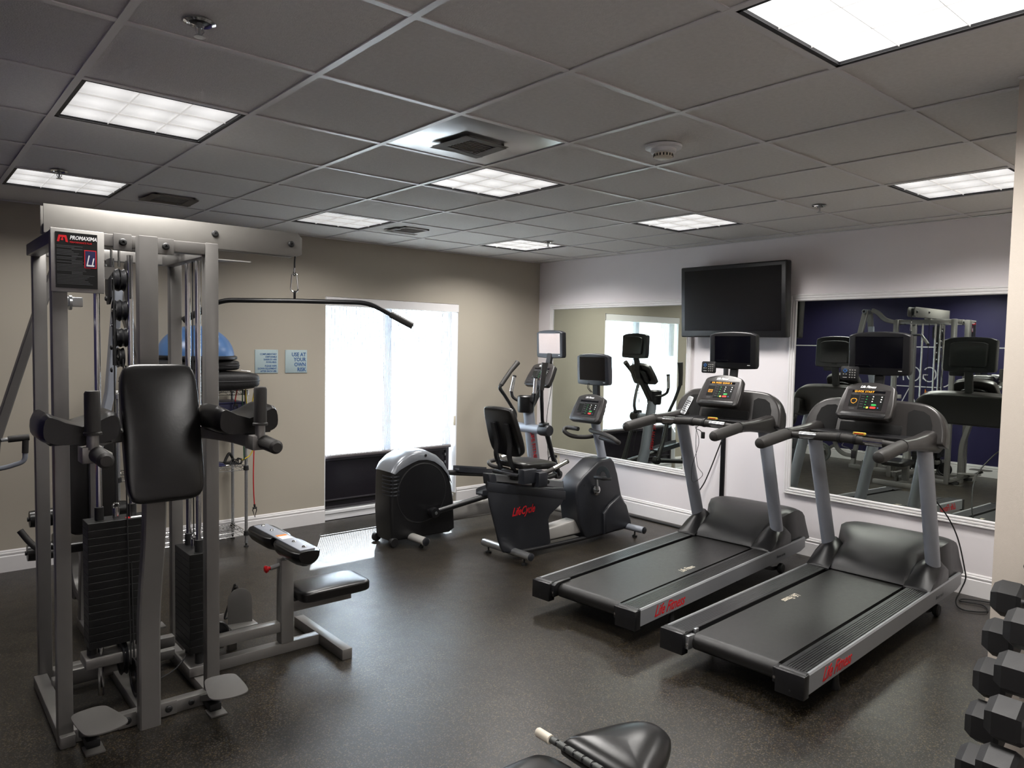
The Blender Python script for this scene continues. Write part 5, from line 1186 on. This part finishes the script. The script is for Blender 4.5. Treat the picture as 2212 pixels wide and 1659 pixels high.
    text('mast_lettering', 'LIFE FITNESS', 0.062, (1.545, -0.058, 0.82), Vector((0.20, 0, -0.98)), Vector((0.98, 0, 0.20)), 'red_ink', t, ext=0.001, sx=0.95, bold=0.001)
    # pivot barrel
    MB().tube([(1.57, -0.17, 0.852), (1.57, 0.17, 0.852)], 0.045, 22, ref=(0, 0, 1)).build('pivot_barrel', 'silver_dark', t, smooth=60)
    for s in (-1, 1):
        MB().lathe([(0.0, 0.0), (0.052, 0.0), (0.055, 0.015), (0.055, 0.10), (0.048, 0.118), (0.02, 0.124), (0, 0.124)], (1.57, s * 0.17, 0.852), (0, s, 0), n=24).build('pivot_cap', 'char', t)
        MB().box((1.52, s * 0.22 - 0.035, 0.885), (1.60, s * 0.22 + 0.035, 0.925), bev=0.012, seg=3).build('arm_clamp', 'black', t)
    # moving arms
    right = [(1.555, -0.215, 0.90), (1.53, -0.225, 0.96), (1.50, -0.25, 1.05), (1.47, -0.275, 1.17), (1.455, -0.290, 1.25)]
    MB().tube(catmull(right, 5), 0.0165, 12).build('moving_arm', 'black', t, smooth=60)
    MB().tube([(1.455, -0.290, 1.235), (1.463, -0.298, 1.36), (1.478, -0.300, 1.485)], [0.021, 0.023, 0.028], 16).build('arm_grip', 'foam', t, smooth=60)
    left = [(1.60, 0.215, 0.90), (1.61, 0.225, 0.97), (1.58, 0.25, 1.04), (1.52, 0.28, 1.14), (1.475, 0.30, 1.215), (1.485, 0.30, 1.255)]
    MB().tube(catmull(left, 5), 0.0165, 12).build('moving_arm', 'black', t, smooth=60)
    MB().tube([(1.485, 0.30, 1.25), (1.60, 0.30, 1.38), (1.70, 0.30, 1.47)], [0.021, 0.023, 0.028], 16).build('arm_grip', 'foam', t, smooth=60)
    # fixed grips
    for s in (-1, 1):
        MB().tube(catmull([(1.58, s * 0.05, 1.10), (1.54, s * 0.10, 1.105), (1.50, s * 0.145, 1.14), (1.49, s * 0.16, 1.20)], 5), 0.014, 12).build('fixed_arm', 'black', t, smooth=60)
        MB().tube([(1.49, s * 0.16, 1.195), (1.525 if s > 0 else 1.50, s * 0.16, 1.335)], 0.0165, 14).build('fixed_contact', 'chrome', t)
        MB().tube([(1.525 if s > 0 else 1.50, s * 0.16, 1.333), (1.53 if s > 0 else 1.502, s * 0.16, 1.348)], 0.019, 14).build('grip_tip', 'rubber', t)
    MB().lathe([(0.070, 0.0), (0.078, 0.02), (0.080, 0.15), (0.072, 0.158), (0.066, 0.150), (0.060, 0.06), (0, 0.06)], (1.535, 0.0, 1.005), Z, n=26).build('cup_holder', 'black', t)
    MB().bar([(1.57, 0, 1.03), (1.66, 0, 1.16), (1.78, 0, 1.32)], 0.07, 0.06, ref=(1, 0, 0)).build('console_neck', 'black', t)
    console(t, (1.715, 0.0, 1.368), 32, '', 'none', lit=False)
    MB().bar([(1.79, 0, 1.30), (1.82, 0, 1.42), (1.86, 0, 1.58)], 0.06, 0.035, ref=(1, 0, 0)).build('monitor_stalk', 'rubber', t)
    screen(t, (1.835, 0.0, 1.655), -3, 'lcd', w=0.345, h=0.272)
    # pedal rails, foot pads, swing links
    for s, cx, cz, z1 in ((-1, 0.378, 0.250, 0.42), (1, 0.206, 0.575, 0.34)):
        pe = Vector((cx, s * 0.185, cz)); fe = Vector((1.74, s * 0.235, z1))
        rl = MB().tube([pe, pe + (fe - pe) * 0.5, fe], 0.024, 14, ref=(0, 0, 1)).build('pedal_rail', 'black', t, smooth=60)
        MB().lathe([(0.0, -0.03), (0.036, -0.03), (0.042, -0.015), (0.042, 0.03), (0.02, 0.034), (0, 0.034)], pe, (0, s, 0), n=20).build('rail_bearing', 'black', rl)
        MB().lathe([(0.013, 0.0), (0.013, 0.004), (0, 0.004)], pe + Vector((0, s * 0.034, 0)), (0, s, 0), n=12).build('bearing_bolt', 'alu', rl)
        MB().tube([(cx, s * 0.125, cz), (cx, s * 0.19, cz)], 0.016, 12).build('crank_pin', 'alu', rl)
        c = pe + (fe - pe) * (0.58 if s > 0 else 0.5); d = (fe - pe).normalized()
        rows = []
        for i in range(15):
            q = i / 14; x = -0.19 + 0.40 * q; w = 0.078 * (1 - abs(2 * q - 1) ** 4) ** 0.35 if 0 < i < 14 else 0.045
            lip = 0.034
            p0 = c + d * x + Vector((0, -s * 0.02, 0.030))
            rows.append([p0 + Vector((0, -w, lip)), p0 + Vector((0, -w * 0.88, 0.006)), p0 + Vector((0, w * 0.88, 0.006)), p0 + Vector((0, w, lip)), p0 + Vector((0, w, -0.012)), p0 + Vector((0, -w, -0.012))])
        MB().grid(rows, closed_u=True, caps=True).build('foot_pad', 'char', rl, smooth=40)
        MB().tube([(1.57, s * 0.235, 0.86), (1.66, s * 0.245, 0.60), (1.745, s * 0.25, z1 + 0.0)], [0.024, 0.022, 0.028], 14, ref=(0, 1, 0)).build('swing_link', 'black', t, smooth=60)
        MB().lathe([(0.0, -0.03), (0.04, -0.03), (0.045, 0.0), (0.04, 0.03), (0, 0.03)], fe, (0, s, 0), n=20).build('link_joint', 'black', t)
    MB().tube(catmull([(1.86, 0.02, 1.55), (1.90, 0.0, 1.40), (1.84, -0.03, 1.20), (1.80, -0.02, 0.90), (1.86, 0, 0.5)], 6), 0.003, 6).build('cord', 'rubber', t)
    for o in [c for c in t.children] + [c2 for c in t.children for c2 in c.children]:
        for v in o.data.vertices:
            if v.co.x > 1.2: v.co.x += 0.06 * min(1, (v.co.x - 1.2) / 0.3)
    return t
elliptical()
# ------------------------------------------------------------------ wire shelving rack in the back corner behind the machine
rk = thing('wire_shelf_rack', 'chrome wire shelving rack against the beige wall behind the strength machine', 'shelf rack', (0.54, 4.08, 0))
RX0, RX1, RY0, RY1 = 0.085, 0.995, 3.935, 4.235
for x in (RX0, RX1):
    for y in (RY0, RY1):
        pr = []
        for k in range(54):
            z = 0.03 + k * 0.0225
            pr += [(0.0125, z), (0.0125, z + 0.019), (0.0112, z + 0.0195), (0.0112, z + 0.022)]
        MB().lathe(pr, (x, y, 0), Z, n=12).build('rack_post', 'alu', rk, world=True)
        MB().lathe([(0.0, 0.0), (0.018, 0.0), (0.018, 0.006), (0.007, 0.010), (0.007, 0.032), (0, 0.032)], (x, y, 0), Z, n=14).build('levelling_foot', 'rubber', rk, world=True)
for z in (0.125, 0.648, 0.975, 1.245):
    fr = MB()
    for dz in (0, -0.032):
        for a, b in (((RX0, RY0), (RX1, RY0)), ((RX0, RY1), (RX1, RY1)), ((RX0, RY0), (RX0, RY1)), ((RX1, RY0), (RX1, RY1))):
            fr.tube([(a[0], a[1], z + dz), (b[0], b[1], z + dz)], 0.003, 6)
    for y in (RY0, RY1):
        n = 20; fr.tube([(RX0 + (RX1 - RX0) * k / n, y, z - (0.032 if k % 2 else 0)) for k in range(n + 1)], 0.002, 5)
    for x in (RX0, RX1):
        n = 8; fr.tube([(x, RY0 + (RY1 - RY0) * k / n, z - (0.032 if k % 2 else 0)) for k in range(n + 1)], 0.002, 5)
    sf = fr.build('wire_shelf', 'chrome', rk, world=True)
    w = MB()
    for k in range(1, 34):
        x = RX0 + (RX1 - RX0) * k / 34; w.tube([(x, RY0, z + 0.004), (x, RY1, z + 0.004)], 0.0016, 5)
    for y in (RY0 + 0.1, RY0 + 0.2): w.tube([(RX0, y, z - 0.001), (RX1, y, z - 0.001)], 0.0028, 5)
    w.build('shelf_wires', 'chrome', sf, world=True)['kind'] = 'stuff'
    for x in (RX0, RX1):
        for y in (RY0, RY1): MB().lathe([(0.0135, 0), (0.019, -0.005), (0.021, -0.038), (0.0135, -0.040)], (x, y, z + 0.004), Z, n=14).build('shelf_collar', 'rubber' if z < 1 else 'alu', sf, world=True)
# top: two black cases and the blue dome
def case(name, label, c, size, p, puff, rz=0, logo=False):
    t = thing(name, label, 'bag', (c[0], c[1], c[2] - size[2] / 2))
    MB().pad(c, size, rotm('Z', rz), n=14, p=p, puff=puff).build('case_body', 'nylon', t, world=True, smooth=50)
    zz = MB(); pts = []
    hx, hy = size[0] / 2, size[1] / 2
    for k in range(48):
        a = 2 * PI * k / 48; cx, sy = math.cos(a), math.sin(a)
        q = (abs(cx) ** p + abs(sy) ** p) ** (-1 / p)
        pts.append((c[0] + hx * 1.002 * cx * q, c[1] + hy * 1.004 * sy * q, c[2]))
    MB().tube(pts, 0.004, 6, closed=True).build('zip_piping', 'rubber', t, world=True)
    if logo:
        MB().tube(catmull([(0.905, 3.80, 1.410), (0.945, 3.815, 1.405), (0.985, 3.83, 1.402), (0.975, 3.81, 1.400), (0.955, 3.80, 1.402), (0.97, 3.84, 1.404)], 5), 0.003, 5).build('case_logo', 'white_ink', t, world=True)
    return t
case('fabric_case', 'black nylon case with a small white mark, lowest on the wire rack top', (0.60, 3.98, 1.326), (0.96, 0.44, 0.145), 4.5, 0.02, 0, True)
case('fabric_case', 'plain black nylon case lying between the marked case and the blue dome', (0.58, 4.02, 1.446), (0.70, 0.40, 0.085), 6, 0.05)
bb = thing('balance_dome', 'shiny blue half dome balance trainer on top of the black cases', 'balance ball', (0.645, 4.03, 1.488))
MB().lathe([(0.0, 0.0), (0.285, 0.0), (0.298, 0.008), (0.298, 0.024), (0.285, 0.032), (0.26, 0.032)], (0.645, 4.03, 1.487), Z, n=48).build('rim', 'black', bb, world=True)
MB().lathe([(0.276 * math.cos(R(a)), 0.024 + 0.235 * math.sin(R(a))) for a in range(0, 86, 5)] + [(0.02, 0.2592), (0, 0.2595)], (0.645, 4.03, 1.487), Z, n=56).build('dome', 'blue_ball', bb, world=True, smooth=60)
for zz_, rr_ in (): MB().lathe([(rr_ + 0.0005, -0.002), (rr_ + 0.0025, 0.0), (rr_ - 0.0005, 0.002)], (0.645, 4.03, 1.487 + zz_), Z, n=56).build('dome_ridge', 'blue_ball', bb, world=True)
nb = thing('storage_bin', 'dark navy bin on the hidden shelf below the black cases', 'bin', (0.77, 4.08, 0.98))
MB().prism([(-0.205, 0), (0.205, 0), (0.225, 0.165), (-0.225, 0.165)], (0.77, 3.955, 0.983), X, Z, (0, 0.24, 0), bev=0.012).build('bin_body', 'navy', nb, world=True)
MB().box((0.54, 3.945, 1.143), (1.00 - 0.01, 4.205, 1.158), bev=0.004).build('bin_rim', 'navy', nb, world=True)
mat_ = thing('folded_mat', 'thin dark blue mat lying on the middle wire shelf', 'mat', (0.60, 4.02, 0.655))
MB().box((0.42, 3.95, 0.655), (0.84, 4.18, 0.668), bev=0.004).box((0.43, 3.955, 0.668), (0.83, 4.17, 0.679), bev=0.004).build('mat_layers', 'navy', mat_, world=True)
for k, x in enumerate((0.845,)):
    hg = thing('hand_grip', 'black moulded hand grip standing on the middle wire shelf', 'grip', (0.90, 4.06, 0.655))
    MB().tube(catmull([(0.865, 4.05, 0.668), (0.885, 4.06, 0.705), (0.91, 4.07, 0.735), (0.935, 4.08, 0.705), (0.95, 4.09, 0.664)], 5), 0.011, 10).build('grip_arch', 'rubber', hg, world=True)
    MB().box((0.85, 4.03, 0.6555), (0.965, 4.11, 0.664), bev=0.003).build('grip_base', 'rubber', hg, world=True)
def tube_band(name, label, pts, m, handle=None, clip=None):
    t = thing(name, label, 'exercise band', pts[0])
    MB().tube(catmull(pts, 6), 0.0048, 8).build('rubber_tube', m, t, world=True, smooth=60)
    if handle:
        h = Vector(handle)
        MB().tube([h + V(0, 0, 0.0), h + V(0.003, 0, -0.02)], 0.008, 8).build('ferrule', 'rubber', t, world=True)
        MB().tube([h + V(-0.012, 0, -0.03), h + V(0.018, 0, -0.03)], 0.008, 8).build('stopper', 'rubber', t, world=True)
        MB().tube([h + V(0.003, 0, -0.02), h + V(-0.014, 0, -0.045), h + V(0.004, 0, -0.105), h + V(0.018, 0, -0.045), h + V(0.003, 0, -0.02)], 0.004, 7).build('strap_loop', 'rubber', t, world=True)
    return t
ty = 3.905
tube_band('resistance_tube', 'red resistance tube hanging longest down the right side of the wire rack', [(1.046, ty - 0.03, 1.262), (1.040, ty - 0.03, 1.1), (1.036, ty - 0.03, 0.85), (1.030, ty - 0.03, 0.6), (1.032, ty - 0.03, 0.45), (1.038, ty - 0.03, 0.345)], 'red_tube', (1.038, ty - 0.03, 0.345))
tube_band('resistance_tube', 'yellow resistance tube looping from the rack top down to the middle shelf', [(0.975, ty - 0.01, 1.262), (0.985, ty - 0.01, 1.15), (1.003, ty - 0.01, 1.05), (1.028, ty - 0.012, 1.15), (1.046, ty - 0.015, 1.262)], 'yellow')
tube_band('resistance_tube', 'yellow resistance tube ending in a black handle on the middle shelf', [(1.052, ty + 0.006, 1.262), (1.048, ty + 0.006, 1.0), (1.044, ty + 0.008, 0.80), (1.02, ty + 0.01, 0.735), (0.985, ty + 0.01, 0.712), (0.955, ty + 0.012, 0.700)], 'yellow', None)
tube_band('resistance_tube', 'dark green resistance tube hanging beside the rack post', [(0.950, ty - 0.016, 1.262), (0.950, ty - 0.016, 1.0), (0.964, ty, 0.85), (0.968, ty, 0.70)], 'green_rubber')
tube_band('resistance_tube', 'short dark red resistance tube with a black clip, left of the yellow tubes', [(0.915, ty - 0.004, 1.262), (0.90, ty - 0.004, 1.19), (0.898, ty - 0.004, 1.165)], 'red_tube', (0.898, ty - 0.004, 1.165))
gh = thing('band_handles', 'tangle of small black band handles on the middle shelf by the rack post', 'handle', (0.93, 3.95, 0.655))
for k, (x, y, a) in enumerate(((0.90, 3.96, 20), (0.93, 3.95, -30), (0.955, 3.965, 50))):
    r3 = Matrix.Rotation(R(a), 3, 'Z')
    MB().tube([Vector((x, y, 0.664)) + r3 @ Vector(p) for p in ((-0.03, 0, 0), (0.03, 0, 0.004), (0.045, 0, 0.03), (0.0, 0.01, 0.045), (-0.03, 0, 0.0))], 0.005, 7).build('handle_strap', 'rubber', gh, world=True)

# ------------------------------------------------------------------ foreground bench, mostly below the frame
be = thing('adjustable_bench', 'black padded bench cut off by the bottom edge of the photo', 'bench', (0.0, -0.42, 0))
def pad_outline(mb, ol, z0, th, crown):
    cx = sum(p[0] for p in ol) / len(ol); cy2 = sum(p[1] for p in ol) / len(ol)
    rows = []
    for s, z in ((0.90, z0), (0.985, z0 + th * 0.18), (1.0, z0 + th * 0.45), (0.99, z0 + th * 0.72), (0.95, z0 + th * 0.92), (0.86, z0 + th + crown * 0.35), (0.66, z0 + th + crown * 0.75), (0.36, z0 + th + crown), (0.05, z0 + th + crown * 1.04)):
        rows.append([Vector((cx + (x - cx) * s, cy2 + (y - cy2) * s, z)) for x, y in ol])
    mb.grid(rows, closed_u=True, caps=True)
ol = [(p.x, p.y) for p in catmull([(0.392, -0.262, 0), (0.47, -0.275, 0), (0.58, -0.305, 0), (0.655, -0.335, 0), (0.690, -0.385, 0), (0.672, -0.450, 0), (0.60, -0.500, 0), (0.50, -0.545, 0), (0.405, -0.585, 0), (0.378, -0.560, 0), (0.374, -0.42, 0), (0.376, -0.285, 0)], 5, closed=True)]
mb = MB(); pad_outline(mb, ol, 0.405, 0.05, 0.028); mb.build('seat_pad', 'vinyl', be, world=True, smooth=60)
ol = [(p.x, p.y) for p in catmull([(0.325, -0.268, 0), (0.24, -0.240, 0), (0.05, -0.240, 0), (-0.30, -0.265, 0), (-0.62, -0.29, 0), (-0.68, -0.33, 0), (-0.68, -0.51, 0), (-0.62, -0.55, 0), (-0.30, -0.575, 0), (0.05, -0.60, 0), (0.24, -0.60, 0), (0.325, -0.572, 0), (0.338, -0.42, 0)], 5, closed=True)]
mb = MB(); pad_outline(mb, ol, 0.395, 0.05, 0.012); mb.build('bench_pad', 'vinyl', be, world=True, smooth=60)
MB().tube([(0.352, -0.585, 0.462), (0.350, -0.245, 0.462)], 0.0085, 14).build('adjuster_rod', 'black', be, world=True)
for k in range(9):
    y = -0.565 + k * 0.036
    MB().tube([(0.352, y, 0.462), (0.352, y + 0.028, 0.462)], 0.0105, 14).build('rod_ring', 'plate_grey', be, world=True)
MB().lathe([(0.0, 0.0), (0.012, 0.001), (0.0145, 0.005), (0.0145, 0.06), (0, 0.06)], (0.3495, -0.192, 0.462), (0, -1, 0), n=20).build('rod_end', 'ivory', be, world=True, label='cream rod end')
MB().bar([(-0.60, -0.42, 0.36), (0.60, -0.42, 0.37)], 0.05, 0.06).build('bench_beam', 'silver', be, world=True)
MB().bar([(-0.45, -0.42, 0.36), (-0.55, -0.42, 0.04)], 0.05, 0.05, ref=(0, 1, 0)).bar([(0.42, -0.42, 0.36), (0.50, -0.42, 0.04)], 0.05, 0.05, ref=(0, 1, 0)).build('bench_leg', 'silver', be, world=True)
for x in (-0.56, 0.50): MB().box((x - 0.03, -0.60, 0.0), (x + 0.03, -0.24, 0.05), bev=0.004).build('bench_foot', 'silver', be, world=True)
MB().box((0.36, -0.46, 0.385), (0.60, -0.38, 0.405)).box((-0.4, -0.46, 0.385), (0.3, -0.38, 0.396)).build('pad_plate', 'rubber', be, world=True, smooth=0)

# ------------------------------------------------------------------ dumbbells on a leaning tree rack by the cream wall end
ra = thing('dumbbell_rack', 'pale metal dumbbell tree rack beside the cream wall end', 'rack', (1.50, -1.23, 0))
DB = [(1.594, 0.855), (1.545, 0.738), (1.492, 0.620), (1.452, 0.490), (1.395, 0.365)]
MB().bar([(1.28, -1.23, 0.03), (1.505, -1.23, 0.96)], 0.05, 0.06, ref=(0, 1, 0)).build('rack_upright', 'alu', ra, world=True)
MB().bar([(1.00, -1.23, 0.025), (1.66, -1.23, 0.025)], 0.05, 0.05).build('rack_base', 'alu', ra, world=True)
for x in (1.03, 1.63): MB().box((x - 0.03, -1.46, 0.0), (x + 0.03, -1.02, 0.04), bev=0.004).build('rack_foot', 'alu', ra, world=True)
MB().bar([(1.505, -1.23, 0.94), (1.60, -1.125, 0.945)], 0.016, 0.016).build('knob_arm', 'alu', ra, world=True)
MB().lathe([(0.0, 0.03), (0.014, 0.026), (0.018, 0.012), (0.014, 0.0), (0.010, -0.02), (0, -0.02)], (1.60, -1.125, 0.960), Z, n=18).build('rack_knob', 'chrome', ra, world=True)
names = ['topmost', 'second from the top', 'third from the top', 'fourth from the top', 'lowest visible']
for k, (x, z) in enumerate(DB):
    s = 0.060 + 0.003 * k; xo = x - 0.265
    for xx, yy, side in ((x, -1.165, 'in the left column'), (xo, -1.275, 'in the right column')):
        MB().bar([(1.28 + 0.242 * z, -1.23, z - 0.05), (xx, -1.23 if side[7] == 'r' else -1.21, z - 0.034)], 0.035, 0.024).build('cradle_arm', 'alu', ra, world=True)
        for dy in (0.014, -0.014): MB().bar([(xx - 0.034, yy + dy, z + 0.006), (xx - 0.019, yy + dy, z - 0.021), (xx + 0.019, yy + dy, z - 0.021), (xx + 0.034, yy + dy, z + 0.006)], 0.010, 0.006, ref=(0, 1, 0)).build('cradle', 'alu', ra, world=True)
        t = thing('hex_dumbbell', 'black rubber hex dumbbell %s, %s at the right edge' % (side, names[k]), 'dumbbell', (xx, yy, z), group=None)
        for sy in (-1, 1):
            hexa = [(s * math.cos(R(60 * i + 30)), s * math.sin(R(60 * i + 30))) for i in range(6)]
            h = MB(); yb = sy * 0.046; ln = 0.086 + 0.003 * k
            rows = []
            for f_, d_ in ((0.86, 0.0), (1.0, 0.012), (1.0, ln - 0.022), (0.74, ln)):
                rows.append([Vector((a * f_, yb + sy * d_, b * f_)) for a, b in hexa])
            h.grid(rows, closed_u=True, caps=True); h.build('dumbbell_head', 'iron_rubber', t, smooth=0)
        MB().tube([(0, y, 0) for y in (-0.050, -0.025, 0.025, 0.050)], [0.0125, 0.0155, 0.0155, 0.0125], 14).build('dumbbell_handle', 'chrome', t, smooth=60)

# ------------------------------------------------------------------ plate stand seen only in the mirror
px_, py_, pz_ = -0.30, 3.30, 0.175
ps = thing('round_weight_plate', 'round grey weight plate with raised rings, seen low in the right mirror', 'weight plate', (px_, py_, pz_))
MB().lathe([(0.018, -0.012), (0.03, -0.014), (0.03, 0.014), (0.05, 0.014), (0.055, 0.006), (0.115, 0.006), (0.122, 0.014), (0.137, 0.013), (0.140, 0.0), (0.137, -0.013), (0.018, -0.012)], (px_, py_, pz_), (1, 0, 0.0), n=40).build('plate_disc', 'plate_grey', ps, world=True)
for r_ in (0.068, 0.082, 0.096): MB().lathe([(r_, 0.006), (r_ + 0.003, 0.010), (r_ + 0.006, 0.006)], (px_, py_, pz_), (1, 0, 0), n=40).build('raised_ring', 'grille', ps, world=True)
text('plate_lettering', 'LB', 0.03, (px_ + 0.014, py_ - 0.06, pz_ + 0.03), Y, Z, 'white_ink', ps, world=True)
MB().tube([(px_ - 0.06, py_, pz_), (px_ + 0.05, py_, pz_)], 0.016, 14).build('plate_peg', 'alu', g, world=True)
MB().bar([(-0.33, 3.11, 0.30), (-0.345, 3.30, 0.18)], 0.04, 0.03, ref=(1, 0, 0.001)).build('peg_arm', 'silver', g, world=True)

# ------------------------------------------------------------------ loose cords
def cord(name, label, pts, r=0.004, cat='cord'):
    o = MB().tube(catmull(pts, 7), r, 7).build(name, 'rubber', smooth=60, loc=pts[0])
    return tag(o, label, cat)
a = wpt(tA, 1.175, 0.36, 1.115)
cord('earphone_cord', 'thin black cord hanging in a loop from the crossbar of the farther treadmill', [tuple(a), tuple(a + V(0.02, 0.012, -0.15)), tuple(a + V(0.02, -0.005, -0.28)), tuple(a + V(0.02, -0.05, -0.34)), tuple(a + V(0.02, 0.03, -0.40)), tuple(a + V(0.02, 0.04, -0.30)), tuple(a + V(0.02, -0.01, -0.12)), tuple(a + V(0.0, 0.012, 0.0))], 0.0018)
cord('extension_lead', 'black power cord slanting from the wall cable cover down behind the farther treadmill', [(4.405, 1.86, 0.83), (4.40, 1.90, 0.72), (4.39, 1.945, 0.59), (4.38, 2.00, 0.45), (4.37, 2.075, 0.30), (4.35, 2.05, 0.12), (4.32, 1.9, 0.01)], 0.0055)
cord('extension_lead', 'pair of black cords hanging beside the right upright of the nearest treadmill', [(3.62, -0.085, 0.98), (3.80, -0.02, 0.88), (4.00, 0.02, 0.74), (4.20, -0.03, 0.55), (4.25, -0.080, 0.405), (4.25, -0.128, 0.215), (4.25, -0.135, 0.150), (4.22, -0.12, 0.08), (4.14, -0.12, 0.02), (4.05, -0.19, 0.008), (4.13, -0.30, 0.008), (4.25, -0.24, 0.008), (4.22, -0.12, 0.008), (4.30, -0.15, 0.008), (4.40, -0.45, 0.008), (4.38, -0.8, 0.008)], 0.0045)
tag(MB().box((4.300, 1.75, 0.0), (4.345, 3.70, 0.014), bev=0.005).build('floor_cable_cover', 'rubber', loc=(4.32, 2.7, 0)), 'low black cable strip on the floor along the mirror wall', 'cable cover')
